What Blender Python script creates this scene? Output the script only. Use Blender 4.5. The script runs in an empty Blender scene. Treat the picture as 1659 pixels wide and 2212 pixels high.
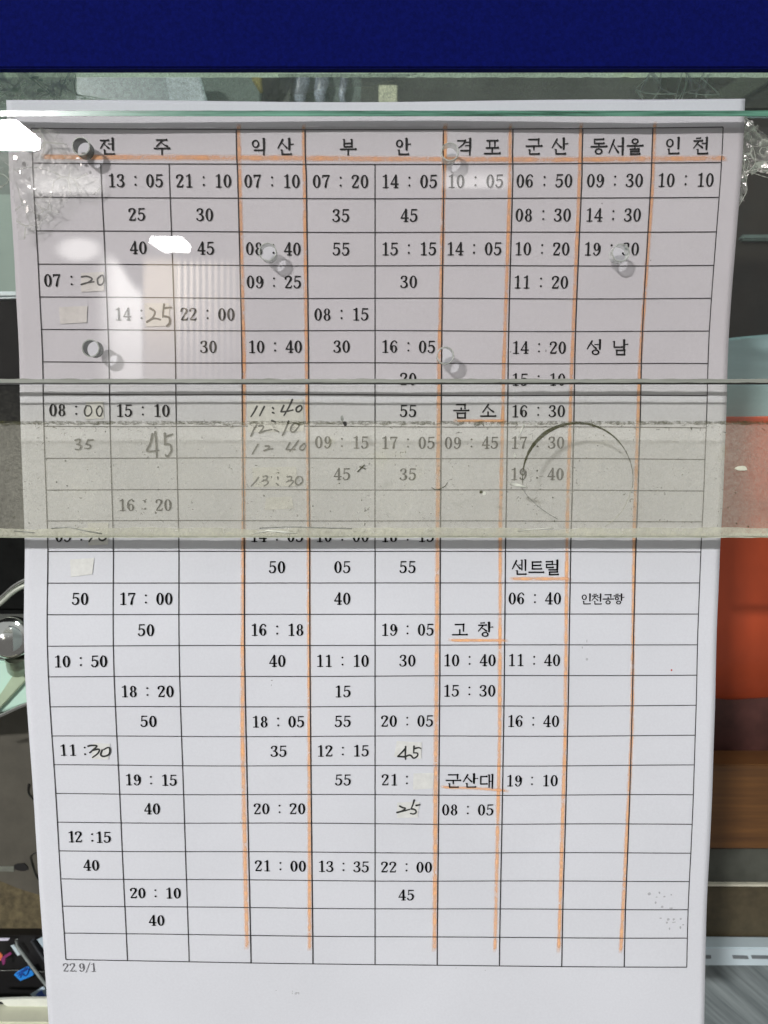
import bpy, bmesh, math, random
from mathutils import Vector, noise
random.seed(7)
S = bpy.context.scene
C = S.collection

# ------------------------------------------------------------------ camera
PITCH = math.radians(5.5)
F = 1598.0                                   # focal length in units of a 1659 x 2212 frame
cam_d = bpy.data.cameras.new('camera'); cam = bpy.data.objects.new('camera', cam_d); C.objects.link(cam)
cam.location = (0, 0, 0); cam.rotation_euler = (math.pi/2 - PITCH, 0, 0)
cam_d.sensor_fit = 'VERTICAL'; cam_d.sensor_height = 36; cam_d.lens = F/2212*36
cam_d.clip_start = 0.005; cam_d.clip_end = 50
cam_d.dof.use_dof = True; cam_d.dof.focus_distance = 0.222; cam_d.dof.aperture_fstop = 22.0
S.camera = cam

# ------------------------------------------------------------------ world, lamps, exposure
w = bpy.data.worlds.new('World'); S.world = w; w.use_nodes = True
_nt = w.node_tree; _tc = _nt.nodes.new('ShaderNodeTexCoord'); _sx = _nt.nodes.new('ShaderNodeSeparateXYZ'); _rp = _nt.nodes.new('ShaderNodeValToRGB')
_nt.links.new(_tc.outputs['Generated'], _sx.inputs[0])
_mr = _nt.nodes.new('ShaderNodeMapRange'); _mr.inputs[1].default_value = -1; _mr.inputs[2].default_value = 1
_nt.links.new(_sx.outputs['Z'], _mr.inputs[0]); _nt.links.new(_mr.outputs[0], _rp.inputs[0])
_e = _rp.color_ramp.elements; _e[0].position = .50; _e[0].color = (.36, .345, .34, 1); _e[1].position = .80; _e[1].color = (.98, 1.0, 1.0, 1); _m = _e.new(.63); _m.color = (.50, .49, .48, 1)
_nt.links.new(_rp.outputs[0], _nt.nodes['Background'].inputs[0])
_nt.nodes['Background'].inputs[1].default_value = 0.56
def area(name, loc, target, sx, sy, power, col):
    d = bpy.data.lights.new(name, 'AREA'); d.shape = 'RECTANGLE'; d.size = sx; d.size_y = sy; d.energy = power; d.color = col
    o = bpy.data.objects.new(name, d); C.objects.link(o); o.location = loc
    o.rotation_euler = (Vector(target)-Vector(loc)).to_track_quat('-Z', 'Y').to_euler()
    return o
area('office_fill_light', (0.1, 0.62, 0.95), (0, .36, -.1), 0.35, 0.12, 13.0, (0.90, 1.0, 0.95))  # unseen fill lamp added to light the things behind the sheet
S.view_settings.view_transform = 'Standard'; S.view_settings.look = 'None'
S.view_settings.exposure = 0; S.view_settings.gamma = 1
S.cycles.transparent_max_bounces = 48; S.cycles.max_bounces = 12; S.cycles.transmission_bounces = 8
S.cycles.caustics_reflective = False; S.cycles.caustics_refractive = False
S.cycles.use_denoising = True
S.cycles.sample_clamp_indirect = 6

# ------------------------------------------------------------------ geometry of the view
cp, sp = math.cos(PITCH), math.sin(PITCH)
def ray(px, py):
    a = (px-829.5)/F; b = (1106-py)/F
    return Vector((a, cp + b*sp, -sp + b*cp))
def at(px, py, Y):                            # the point of the vertical plane y = Y (mm) that stands at (px, py)
    r = ray(px, py); return r*(Y*0.001/r.y)
def proj(p):
    f = p.y*cp - p.z*sp; u = p.y*sp + p.z*cp
    return 829.5 + F*p.x/f, 1106 - F*u/f

# ------------------------------------------------------------------ materials
MATS = {}
def newmat(name):
    m = bpy.data.materials.new(name); m.use_nodes = True; nt = m.node_tree; nt.nodes.clear()
    out = nt.nodes.new('ShaderNodeOutputMaterial'); MATS[name] = m
    return m, nt, out
def N(nt, t, **kw):
    n = nt.nodes.new(t)
    for k, v in kw.items():
        if k.startswith('i_'):
            key = k[2:]; key = int(key) if key.isdigit() else key.replace('_', ' ')
            n.inputs[key].default_value = v
        else: setattr(n, k, v)
    return n
def c4(c): return (c[0], c[1], c[2], 1)
def tex(nt, scale=(1,1,1), rot=(0,0,0)):
    tc = N(nt, 'ShaderNodeTexCoord')
    if any(rot):
        m1 = N(nt, 'ShaderNodeMapping'); m1.inputs['Rotation'].default_value = rot; nt.links.new(tc.outputs['Object'], m1.inputs['Vector'])
        m2 = N(nt, 'ShaderNodeMapping'); m2.inputs['Scale'].default_value = scale; nt.links.new(m1.outputs[0], m2.inputs['Vector']); return m2.outputs['Vector']
    mp = N(nt, 'ShaderNodeMapping'); mp.inputs['Scale'].default_value = scale
    mp.inputs['Rotation'].default_value = rot
    nt.links.new(tc.outputs['Object'], mp.inputs['Vector']); return mp.outputs['Vector']
def noisef(nt, vec, scale, detail=2, rough=.5, dist=0):
    n = N(nt, 'ShaderNodeTexNoise'); n.inputs['Scale'].default_value = scale; n.inputs['Detail'].default_value = detail
    n.inputs['Roughness'].default_value = rough; n.inputs['Distortion'].default_value = dist
    nt.links.new(vec, n.inputs['Vector']); return n.outputs['Fac']
def ramp(nt, fac, stops):
    r = N(nt, 'ShaderNodeValToRGB'); e = r.color_ramp.elements
    e[0].position, e[0].color = stops[0][0], c4(stops[0][1])
    e[1].position, e[1].color = stops[-1][0], c4(stops[-1][1])
    for p, c in stops[1:-1]:
        x = e.new(p); x.color = c4(c)
    nt.links.new(fac, r.inputs[0]); return r.outputs[0]
def g3(v): return (v, v, v)
def maprange(nt, fac, a, b, c, d):
    m = N(nt, 'ShaderNodeMapRange'); m.inputs[1].default_value = a; m.inputs[2].default_value = b
    m.inputs[3].default_value = c; m.inputs[4].default_value = d
    nt.links.new(fac, m.inputs[0]); return m.outputs[0]
def solid(name, col, rough=.6, metal=0, var=.12, scale=200, detail=4, bump=0, stretch=(1,1,1), col2=None, spec=.5, rot=(0,0,0)):
    m, nt, out = newmat(name)
    b = N(nt, 'ShaderNodeBsdfPrincipled'); b.inputs['Roughness'].default_value = rough; b.inputs['Metallic'].default_value = metal
    b.inputs['Specular IOR Level'].default_value = spec
    v = tex(nt, stretch, rot); f = noisef(nt, v, scale, detail, .65)
    c2 = col2 or tuple(x*(1-var*2) for x in col)
    c1 = tuple(min(1, x*(1+var)) for x in col) if not col2 else col
    nt.links.new(ramp(nt, f, [(.3, c2), (.7, c1)]), b.inputs['Base Color'])
    if bump:
        bp = N(nt, 'ShaderNodeBump'); bp.inputs['Strength'].default_value = bump; bp.inputs['Distance'].default_value = .0006
        nt.links.new(f, bp.inputs['Height']); nt.links.new(bp.outputs[0], b.inputs['Normal'])
    nt.links.new(b.outputs[0], out.inputs[0]); return m

# paper: white copier sheet with faint fibre mottle
def paper_mat():
    m, nt, out = newmat('copier_paper')
    b = N(nt, 'ShaderNodeBsdfPrincipled'); b.inputs['Roughness'].default_value = .75; b.inputs['Specular IOR Level'].default_value = .12
    v = tex(nt); f = noisef(nt, v, 1500, 4, .7); f2 = noisef(nt, v, 22, 3, .5)
    c = ramp(nt, f, [(.25, (.695, .71, .75)), (.75, (.745, .765, .805))])
    mx = N(nt, 'ShaderNodeMix', data_type='RGBA', blend_type='MULTIPLY'); mx.inputs[0].default_value = 1
    nt.links.new(c, mx.inputs[6]); nt.links.new(ramp(nt, f2, [(.3, (.95, .95, .95)), (.7, (1, 1, 1))]), mx.inputs[7])
    nt.links.new(mx.outputs[2], b.inputs['Base Color'])
    bp = N(nt, 'ShaderNodeBump'); bp.inputs['Strength'].default_value = .05; bp.inputs['Distance'].default_value = .0003
    nt.links.new(f, bp.inputs['Height']); nt.links.new(bp.outputs[0], b.inputs['Normal'])
    nt.links.new(b.outputs[0], out.inputs[0]); return m
PAPER = paper_mat()
INK = solid('toner_black', (.005, .005, .006), .7, var=.1, scale=900, spec=.05)
LINE = solid('toner_line', (.040, .038, .042), .7, var=.1, scale=900, spec=.05)
GREYINK = solid('toner_grey', (.13, .13, .14), .6, var=.1, scale=900)
PENCIL = solid('handwriting_ink', (.030, .033, .030), .5, var=.3, scale=1500)
PATCH = solid('correction_tape', (.755, .765, .735), .7, var=.05, scale=500)
def marker_mat():
    m, nt, out = newmat('orange_highlighter')
    tr = N(nt, 'ShaderNodeBsdfTransparent'); d = N(nt, 'ShaderNodeBsdfDiffuse'); d.inputs[0].default_value = (1.0, .52, .24, 1)
    mx = N(nt, 'ShaderNodeMixShader'); v = tex(nt)
    f = noisef(nt, v, 330, 4, .6)
    at_ = N(nt, 'ShaderNodeAttribute'); at_.attribute_name = 'edge'
    mul = N(nt, 'ShaderNodeMath', operation='MULTIPLY')
    nt.links.new(maprange(nt, f, .32, .68, .38, .88), mul.inputs[0]); nt.links.new(at_.outputs['Fac'], mul.inputs[1])
    nt.links.new(mul.outputs[0], mx.inputs[0]); nt.links.new(tr.outputs[0], mx.inputs[1]); nt.links.new(d.outputs[0], mx.inputs[2])
    nt.links.new(mx.outputs[0], out.inputs[0]); return m
MARKER = marker_mat()
def pane_mat(name, tint, dirt=.0, dcol=(.5,.5,.42)):
    m, nt, out = newmat(name)
    tr = N(nt, 'ShaderNodeBsdfTransparent'); tr.inputs[0].default_value = c4(tint)
    gl = N(nt, 'ShaderNodeBsdfGlossy'); gl.inputs['Roughness'].default_value = .0; gl.inputs[0].default_value = (1, 1, 1, 1)
    fr = N(nt, 'ShaderNodeFresnel'); fr.inputs[0].default_value = 1.5
    # smears seen from outside: entering and leaving faces mirror alike
    geo = N(nt, 'ShaderNodeNewGeometry')
    lw = N(nt, 'ShaderNodeLayerWeight'); lw.inputs[0].default_value = .5
    pw = N(nt, 'ShaderNodeMath', operation='POWER'); nt.links.new(lw.outputs['Facing'], pw.inputs[0]); pw.inputs[1].default_value = 5
    ma = N(nt, 'ShaderNodeMath', operation='MULTIPLY_ADD'); nt.links.new(pw.outputs[0], ma.inputs[0]); ma.inputs[1].default_value = .96; ma.inputs[2].default_value = .04
    mx = N(nt, 'ShaderNodeMixShader'); nt.links.new(ma.outputs[0], mx.inputs[0])
    nt.links.new(tr.outputs[0], mx.inputs[1]); nt.links.new(gl.outputs[0], mx.inputs[2])
    d = N(nt, 'ShaderNodeBsdfDiffuse'); d.inputs[0].default_value = c4(dcol)
    v = tex(nt); f = noisef(nt, v, 1400, 3, .8)
    f2 = noisef(nt, v, 60, 3, .6)
    mm = N(nt, 'ShaderNodeMath', operation='MULTIPLY'); nt.links.new(maprange(nt, f, .45, .8, 0, 1), mm.inputs[0])
    nt.links.new(maprange(nt, f2, .35, .7, dirt*.3, dirt*2), mm.inputs[1])
    m2 = N(nt, 'ShaderNodeMixShader'); nt.links.new(mm.outputs[0], m2.inputs[0])
    nt.links.new(mx.outputs[0], m2.inputs[1]); nt.links.new(d.outputs[0], m2.inputs[2])
    nt.links.new(m2.outputs[0], out.inputs[0]); return m
PANE = pane_mat('window_glass', (.972, .955, .95), .015)
STRIP = pane_mat('hatch_glass', (.965, .96, .94), .05)
EDGE = None
def edge_mat(name, c1, c2, alpha, rough=.25, scale=900, sx=.15):
    m, nt, out = newmat(name)
    b = N(nt, 'ShaderNodeBsdfPrincipled'); b.inputs['Roughness'].default_value = rough
    v = tex(nt, (sx, 1, 1)); f = noisef(nt, v, scale, 4, .7)
    nt.links.new(ramp(nt, f, [(.35, c1), (.65, c2)]), b.inputs['Base Color']); b.inputs['Alpha'].default_value = alpha
    nt.links.new(b.outputs[0], out.inputs[0]); return m
EDGE = edge_mat('green_glass_edge', (.035, .12, .075), (.18, .44, .32), .8, sx=.03)
SEAM = edge_mat('ground_glass_edge', (.20, .22, .19), (.42, .44, .40), .62, scale=1500)
BEVEL = edge_mat('bevelled_glass_edge', (.26, .28, .24), (.42, .44, .39), .85, scale=500, sx=.05)
RIM = edge_mat('hole_rim_glass', (.45, .48, .43), (.70, .74, .68), .6, scale=1500)
DARKSEAL = solid('black_seal', (.012, .013, .010), .5)
CREAMEDGE = edge_mat('glue_bead', (.42, .44, .33), (.72, .74, .62), .85, scale=1300)

def film_mat(name, col, a0, a1, blur, specks=True, scale=1300, back=.25):
    m, nt, out = newmat(name)
    v = tex(nt)
    d = N(nt, 'ShaderNodeBsdfDiffuse'); t = N(nt, 'ShaderNodeBsdfTranslucent'); tr = N(nt, 'ShaderNodeBsdfTransparent')
    fbig = noisef(nt, v, 45, 4, .6)
    cc = ramp(nt, fbig, [(.35, tuple(x*.85 for x in col)), (.62, col), (.8, (col[0]*1.05, col[1]*1.05, col[2]*.72))])
    nt.links.new(cc, d.inputs[0]); nt.links.new(cc, t.inputs[0])
    ad = N(nt, 'ShaderNodeMixShader'); ad.inputs[0].default_value = back
    nt.links.new(d.outputs[0], ad.inputs[1]); nt.links.new(t.outputs[0], ad.inputs[2])
    f = noisef(nt, v, scale, 5, .8, .4)
    al = maprange(nt, f, .38, .66, a0, a1)
    base = tr
    if blur:
        rf = N(nt, 'ShaderNodeBsdfRefraction'); rf.inputs['IOR'].default_value = 1.3; rf.inputs['Roughness'].default_value = .3
        bm = N(nt, 'ShaderNodeMixShader'); bm.inputs[0].default_value = blur
        nt.links.new(tr.outputs[0], bm.inputs[1]); nt.links.new(rf.outputs[0], bm.inputs[2]); base = bm
    mx = N(nt, 'ShaderNodeMixShader'); nt.links.new(al, mx.inputs[0])
    nt.links.new(base.outputs[0], mx.inputs[1]); nt.links.new(ad.outputs[0], mx.inputs[2])
    last = mx
    if specks:
        dk = N(nt, 'ShaderNodeBsdfDiffuse'); dk.inputs[0].default_value = (.10, .10, .07, 1)
        vo = N(nt, 'ShaderNodeTexNoise'); vo.inputs['Scale'].default_value = 650; vo.inputs['Detail'].default_value = 1
        vo.inputs['Distortion'].default_value = 2.2
        nt.links.new(v, vo.inputs['Vector'])
        fm = N(nt, 'ShaderNodeMath', operation='MULTIPLY'); nt.links.new(maprange(nt, vo.outputs['Fac'], .70, .76, 0, 1), fm.inputs[0])
        nt.links.new(maprange(nt, noisef(nt, v, 90, 2), .4, .6, .1, .7), fm.inputs[1])
        m2 = N(nt, 'ShaderNodeMixShader'); nt.links.new(fm.outputs[0], m2.inputs[0])
        nt.links.new(mx.outputs[0], m2.inputs[1]); nt.links.new(dk.outputs[0], m2.inputs[2]); last = m2
    nt.links.new(last.outputs[0], out.inputs[0]); return m
FILM = film_mat('grimy_adhesive_film', (.93, .915, .78), .08, .215, 0, scale=1700)
FILM2 = film_mat('thin_adhesive_residue', (.56, .57, .50), .10, .38, .0, False)
BORDER = film_mat('yellowed_glue', (.80, .80, .67), .30, .62, .0, False, 420)
FROST = film_mat('sparkling_frost', (.90, .97, .84), .5, .95, .0, True, 1500, back=.75)
def grime_mat():
    m, nt, out = newmat('olive_grime'); v = tex(nt)
    d = N(nt, 'ShaderNodeBsdfDiffuse'); d.inputs[0].default_value = (.085, .088, .045, 1); tr = N(nt, 'ShaderNodeBsdfTransparent')
    f = noisef(nt, v, 1100, 4, .8); mx = N(nt, 'ShaderNodeMixShader'); nt.links.new(maprange(nt, f, .3, .62, .3, .9), mx.inputs[0])
    nt.links.new(tr.outputs[0], mx.inputs[1]); nt.links.new(d.outputs[0], mx.inputs[2]); nt.links.new(mx.outputs[0], out.inputs[0]); return m
GRIME = grime_mat()
THINGRIME = film_mat('thin_grime_line', (.12, .12, .06), .0, .55, 0, False, 700)
def tape_mat(name='clear_tape', haze=.035, gloss=.0035, tint=(.965, .97, .965)):
    m, nt, out = newmat(name); v = tex(nt)
    tr = N(nt, 'ShaderNodeBsdfTransparent'); tr.inputs[0].default_value = c4(tint)
    gl = N(nt, 'ShaderNodeBsdfGlossy'); gl.inputs['Roughness'].default_value = .22
    d = N(nt, 'ShaderNodeBsdfDiffuse'); d.inputs[0].default_value = (.70, .72, .68, 1)
    d0 = d; tl = N(nt, 'ShaderNodeBsdfTranslucent'); tl.inputs[0].default_value = (.78, .84, .76, 1); d = N(nt, 'ShaderNodeMixShader'); d.inputs[0].default_value = .5
    nt.links.new(d0.outputs[0], d.inputs[1]); nt.links.new(tl.outputs[0], d.inputs[2])
    vo = N(nt, 'ShaderNodeTexVoronoi'); vo.inputs['Scale'].default_value = 160; vo.feature = 'DISTANCE_TO_EDGE'
    dn = noisef(nt, v, 150, 3, .6, 1.5)
    nt.links.new(v, vo.inputs['Vector'])
    bp = N(nt, 'ShaderNodeBump'); bp.inputs['Strength'].default_value = .6; bp.inputs['Distance'].default_value = .0008
    nt.links.new(dn, bp.inputs['Height']); nt.links.new(bp.outputs[0], gl.inputs['Normal'])
    crease = maprange(nt, vo.outputs['Distance'], .0, .05, .55, 0)
    cm = N(nt, 'ShaderNodeMath', operation='MULTIPLY_ADD'); nt.links.new(crease, cm.inputs[0]); nt.links.new(maprange(nt, noisef(nt, v, 70, 2), .45, .6, 0, 1), cm.inputs[1])
    nt.links.new(maprange(nt, noisef(nt, v, 260, 4, .7), .45, .75, haze*.5, haze*2.4), cm.inputs[2])
    m1 = N(nt, 'ShaderNodeMixShader'); nt.links.new(cm.outputs[0], m1.inputs[0]); nt.links.new(tr.outputs[0], m1.inputs[1]); nt.links.new(d.outputs[0], m1.inputs[2])
    m2 = N(nt, 'ShaderNodeMixShader'); m2.inputs[0].default_value = gloss; nt.links.new(m1.outputs[0], m2.inputs[1]); nt.links.new(gl.outputs[0], m2.inputs[2])
    nt.links.new(m2.outputs[0], out.inputs[0]); return m
TAPE = tape_mat()
TAPEEDGE = edge_mat('tape_fold_highlight', (.36, .42, .36), (.78, .84, .76), .75, .15, 700, 1)  # pale tone carries the highlights along tape folds and edges
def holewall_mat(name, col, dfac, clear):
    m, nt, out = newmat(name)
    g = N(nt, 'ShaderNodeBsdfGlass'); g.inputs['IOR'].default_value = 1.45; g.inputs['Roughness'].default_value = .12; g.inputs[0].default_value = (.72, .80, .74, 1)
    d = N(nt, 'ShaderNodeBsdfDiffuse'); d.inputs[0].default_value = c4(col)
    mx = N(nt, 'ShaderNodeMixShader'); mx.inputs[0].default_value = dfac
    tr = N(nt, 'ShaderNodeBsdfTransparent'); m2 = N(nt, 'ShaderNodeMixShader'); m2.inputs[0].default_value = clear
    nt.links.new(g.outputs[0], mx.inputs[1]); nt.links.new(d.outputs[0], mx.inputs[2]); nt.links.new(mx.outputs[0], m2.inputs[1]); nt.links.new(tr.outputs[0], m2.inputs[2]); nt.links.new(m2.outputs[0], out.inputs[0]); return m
HOLEW = [holewall_mat('dark_refraction_wall', (.045, .055, .040), .85, .12), holewall_mat('clear_drilled_wall', (.38, .40, .34), .6, .42), holewall_mat('bright_refraction_wall', (.88, .93, .88), .8, .45)]  # wall tones hold the dark and bright refractions of the surroundings
def emit(name, col, st):
    m, nt, out = newmat(name); e = N(nt, 'ShaderNodeEmission'); e.inputs[0].default_value = c4(col); e.inputs[1].default_value = st
    nt.links.new(e.outputs[0], out.inputs[0]); return m

# ------------------------------------------------------------------ object helpers
def mesh(name, verts, faces, mat=None, parent=None, smooth=False, recentre=False):
    me = bpy.data.meshes.new(name); me.from_pydata([tuple(v) for v in verts], [], faces); me.update()
    if smooth: me.shade_smooth()
    o = bpy.data.objects.new(name, me); C.objects.link(o)
    if mat: me.materials.append(mat)
    if parent: o.parent = parent
    return o
def tag(o, label=None, cat=None, group=None, kind=None):
    if label: o['label'] = label
    if cat: o['category'] = cat
    if group: o['group'] = group
    if kind: o['kind'] = kind
    return o
def empty(name, loc=(0,0,0)):
    o = bpy.data.objects.new(name, None); o.empty_display_size = .01; o.location = (0, 0, 0); C.objects.link(o); return o
def tri_prism(front, back):
    n = len(front); vs = list(front)+list(back)
    bm = bmesh.new(); vv = [bm.verts.new(v) for v in vs]
    bm.faces.new(vv[:n]); bm.faces.new(list(reversed(vv[n:])))
    for i in range(n):
        j = (i+1) % n; bm.faces.new((vv[j], vv[i], vv[n+i], vv[n+j]))
    bmesh.ops.recalc_face_normals(bm, faces=bm.faces)
    return bm
def slab(name, pts, Y, depth, mat, parent=None, bevel=0):       # outline on plane Y (mm), pushed back by depth (mm)
    fr = [at(x, y, Y) for x, y in pts]; bk = [p+Vector((0, depth*.001, 0)) for p in fr]
    bm = tri_prism(fr, bk)
    if bevel: bmesh.ops.bevel(bm, geom=[e for e in bm.edges], offset=bevel*.001, segments=2, affect='EDGES', clamp_overlap=True)
    me = bpy.data.meshes.new(name); bm.to_mesh(me); bm.free(); me.materials.append(mat)
    o = bpy.data.objects.new(name, me); C.objects.link(o)
    if parent: o.parent = parent
    return o
def rect(x0, y0, x1, y1): return [(x0, y0), (x1, y0), (x1, y1), (x0, y1)]
def tube(name, pts, r, mat, parent=None, seg=8, ends=True):
    vs, fs = [], []
    n = len(pts)
    for i, p in enumerate(pts):
        t = (pts[min(i+1, n-1)]-pts[max(i-1, 0)]).normalized()
        a = t.cross(Vector((0, 1, 0)));  a = a.normalized() if a.length > 1e-4 else Vector((1, 0, 0)); b = t.cross(a).normalized()
        rr = r[i] if isinstance(r, (list, tuple)) else r
        for k in range(seg):
            q = 2*math.pi*k/seg; vs.append(p + a*math.cos(q)*rr + b*math.sin(q)*rr)
    for i in range(n-1):
        for k in range(seg): fs.append((i*seg+k, i*seg+(k+1) % seg, (i+1)*seg+(k+1) % seg, (i+1)*seg+k))
    if ends: fs.append(tuple(range(seg))); fs.append(tuple(range((n-1)*seg, n*seg)))
    return mesh(name, vs, fs, mat, parent, True)

# ------------------------------------------------------------------ the sheet: where its cells stand
LX = [(0,68),(1,71),(2,74),(3,79),(4,83),(5,86),(6,90),(7,93),(8,93.5),(9,95),(10,97.5),(11,100),(12,102.5),(13,104.2),(14,103),(15,101.9),(16,102.6),(17,104.6),(18,108.4),(19,112.4),(20,116.8),(21,120.8),(22,124.3),(23,127.7),(24,131.3),(25,135),(26,139),(27,142.6)]
LY = [(0,277.5),(1,352.5),(2,426),(3,498.5),(4,570.5),(5,642),(6,712.5),(7,782.5),(8,851.5),(9,921),(10,989.5),(11,1058),(12,1125),(13,1191),(14,1259.5),(15,1327.5),(16,1395.3),(17,1461.5),(18,1526.5),(19,1589.8),(20,1652),(21,1714),(22,1775.5),(23,1837),(24,1897.3),(25,1956.2),(26,2014.6),(27,2072)]
MY = [(0,280.5),(1,355.3),(2,429.3),(3,502),(4,574.3),(5,644.8),(6,714.8),(7,784.4),(8,853.3),(9,921.5),(10,990),(11,1058),(12,1125),(13,1190.8),(14,1259),(15,1326.5),(16,1393.5),(17,1460),(18,1525.5),(19,1590),(20,1653.8),(21,1716.5),(22,1778.8),(23,1841),(24,1902),(25,1962),(26,2022.5),(27,2083)]
RX = [(0,1561.5),(1,1558.5),(2,1552.8),(3,1547),(4,1541.5),(5,1536),(6,1531.5),(7,1528.4),(8,1527.4),(9,1525),(10,1522),(11,1520),(12,1516.5),(13,1513),(14,1511),(15,1508),(16,1506),(17,1504.7),(18,1503.4),(19,1501.2),(20,1499.2),(21,1497.3),(22,1494.6),(23,1491.8),(24,1488.4),(25,1485.8),(26,1484.2),(27,1483)]
RY = [(0,275),(1,351),(2,426.3),(3,500.8),(4,573.5),(5,645),(6,716),(7,786),(8,855),(9,924),(10,992),(11,1060),(12,1127),(13,1192),(14,1259),(15,1326),(16,1392.3),(17,1458),(18,1523.3),(19,1588.3),(20,1652.5),(21,1716.6),(22,1780),(23,1842),(24,1903),(25,1964),(26,2025.7),(27,2088.7)]
DY = [(-1,218.6),(0,218.9),(3,220.2),(7,221.3),(10,221.3),(13,220.3),(16,217.8),(20,217.9),(24,218.5),(27,218.9),(31,219.5)]
def interp(t, v):
    if v <= t[0][0]: a, b = t[0], t[1]
    elif v >= t[-1][0]: a, b = t[-2], t[-1]
    else:
        for a, b in zip(t, t[1:]):
            if a[0] <= v <= b[0]: break
    return a[1] + (b[1]-a[1])*(v-a[0])/(b[0]-a[0])
def smooth(t, v):                              # soften the kinks of the table
    return (interp(t, v-.5)+2*interp(t, v)+interp(t, v+.5))/4
def cellpx(u, v):
    s = u/10
    lx, rx = smooth(LX, v), smooth(RX, v); ly, my, ry = interp(LY, v), interp(MY, v), interp(RY, v)
    mx = 810 + (-2 if v < 1 else 0)
    x = lx*(1-s)*(1-2*s) + mx*4*s*(1-s) + rx*s*(2*s-1)
    y = ly*(1-s)*(1-2*s) + my*4*s*(1-s) + ry*s*(2*s-1)
    y += .8*math.sin(u*1.3+v*.7)*math.sin(v*.22)
    return x, y
def paperY(u, v):
    return .6 + smooth(DY, v) + .25*math.sin(u*.9+v*.35) + .55*noise.noise(Vector((u*.42, v*.20, 3.3))) + .12*noise.noise(Vector((u*1.4, v*.7, 8)))
def sheet(u, v, off=0.0):                      # a point on the sheet, off mm in front of it
    x, y = cellpx(u, v); return at(x, y, paperY(u, v)) + Vector((0, -off*.001, 0))
def cell(px, py):                              # where on the sheet a point of it lies
    u, v = (px-95)/142, (py-280)/67
    for _ in range(12):
        x, y = cellpx(u, v); u += (px-x)/140; v += (py-y)/66
    return u, v
CU, CV = 19.6, 9.35                            # a cell in mm

sheet_o = empty('timetable_sheet')
tag(sheet_o, 'white printed bus timetable sheet taped upright behind the glass, curling at its lower edges', 'timetable')
U0, U1, V0, V1 = -.355, 10.30, -.82, 31.0
nu, nv = 120, 380
vs = []; fs = []
for j in range(nv+1):
    v = V0+(V1-V0)*j/nv
    for i in range(nu+1):
        u = U0+(U1-U0)*i/nu
        vv = v
        if j == 0: vv = v - .02*math.sin(u)
        p = sheet(u, vv)
        vs.append(p)
for j in range(nv):
    for i in range(nu):
        a = j*(nu+1)+i; fs.append((a, a+nu+1, a+nu+2, a+1))
po = mesh('paper', vs, fs, PAPER, sheet_o, True)
sm = po.modifiers.new('thickness', 'SOLIDIFY'); sm.thickness = .00012; sm.offset = -1

# ------------------------------------------------------------------ brush strokes -> flat print on the sheet
def catmull(pts, n=5):
    if len(pts) < 3: return pts
    out = []
    P = [pts[0]]+list(pts)+[pts[-1]]
    for i in range(1, len(P)-2):
        for k in range(n):
            t = k/n; r = []
            for c in range(3):
                p0, p1, p2, p3 = P[i-1][c], P[i][c], P[i+1][c], P[i+2][c]
                r.append(.5*((2*p1)+(-p0+p2)*t+(2*p0-5*p1+4*p2-p3)*t*t+(-p0+3*p1-3*p2+p3)*t**3))
            out.append(tuple(r))
    out.append(tuple(pts[-1])); return out
class Print:
    def __init__(s): s.v = []; s.f = []; s.k = 0; s.e = []
    def stroke(s, pts, curve=False, T=lambda x, y: (x, y), caps=True, col=None):  # pts: (x, y, width)
        if curve: pts = catmull(pts)
        s.k += 1
        n = len(pts); b = len(s.v)
        q = [T(p[0], p[1]) for p in pts]
        for i in range(n):
            x0, y0 = q[max(i-1, 0)]; x1, y1 = q[min(i+1, n-1)]
            dx, dy = x1-x0, y1-y0; l = math.hypot(dx, dy) or 1; dx /= l; dy /= l
            w = pts[i][2]/2
            s.v.append((q[i][0]-dy*w, q[i][1]+dx*w, s.k)); s.v.append((q[i][0]+dy*w, q[i][1]-dx*w, s.k))
        for i in range(n-1): s.f.append((b+2*i, b+2*i+1, b+2*i+3, b+2*i+2))
        if caps:
            for i in (0, n-1): s.dot(q[i][0], q[i][1], pts[i][2]/2, ident=True, seg=8)
    def dot(s, x, y, r, T=lambda x, y: (x, y), ident=False, seg=12, ry=None):
        s.k += 1
        if not ident: x, y = T(x, y)
        b = len(s.v)
        for k in range(seg):
            a = 2*math.pi*k/seg; s.v.append((x+r*math.cos(a), y+(ry or r)*math.sin(a), s.k))
        s.f.append(tuple(range(b, b+seg)))
    def ring(s, cx, cy, rx, ry, wx, wy, T, sc, n=22):       # outer radii, side width, top width (unit space)
        s.k += 1; b = len(s.v)
        for k in range(n):
            a = 2*math.pi*k/n; ca, sa = math.cos(a), math.sin(a)
            s.v.append((*T(cx+rx*ca, cy+ry*sa), s.k)); s.v.append((*T(cx+(rx-wx)*ca, cy+(ry-wy)*sa), s.k))
        for k in range(n):
            j = (k+1) % n; s.f.append((b+2*k, b+2*j, b+2*j+1, b+2*k+1))
    def poly(s, pts, T):
        s.k += 1; b = len(s.v)
        for p in pts: s.v.append((*T(*p), s.k))
        s.f.append(tuple(range(b, b+len(pts))))
    def build(s, name, mat, u, v, off=.22, label=None):     # (x right, y down) in mm round the cell point (u, v)
        vs = [sheet(u+x/CU, v+y/CV, off+.0012*k) for x, y, k in s.v]
        o = mesh(name, vs, s.f, mat, sheet_o)
        if label: o['label'] = label
        return o

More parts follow.
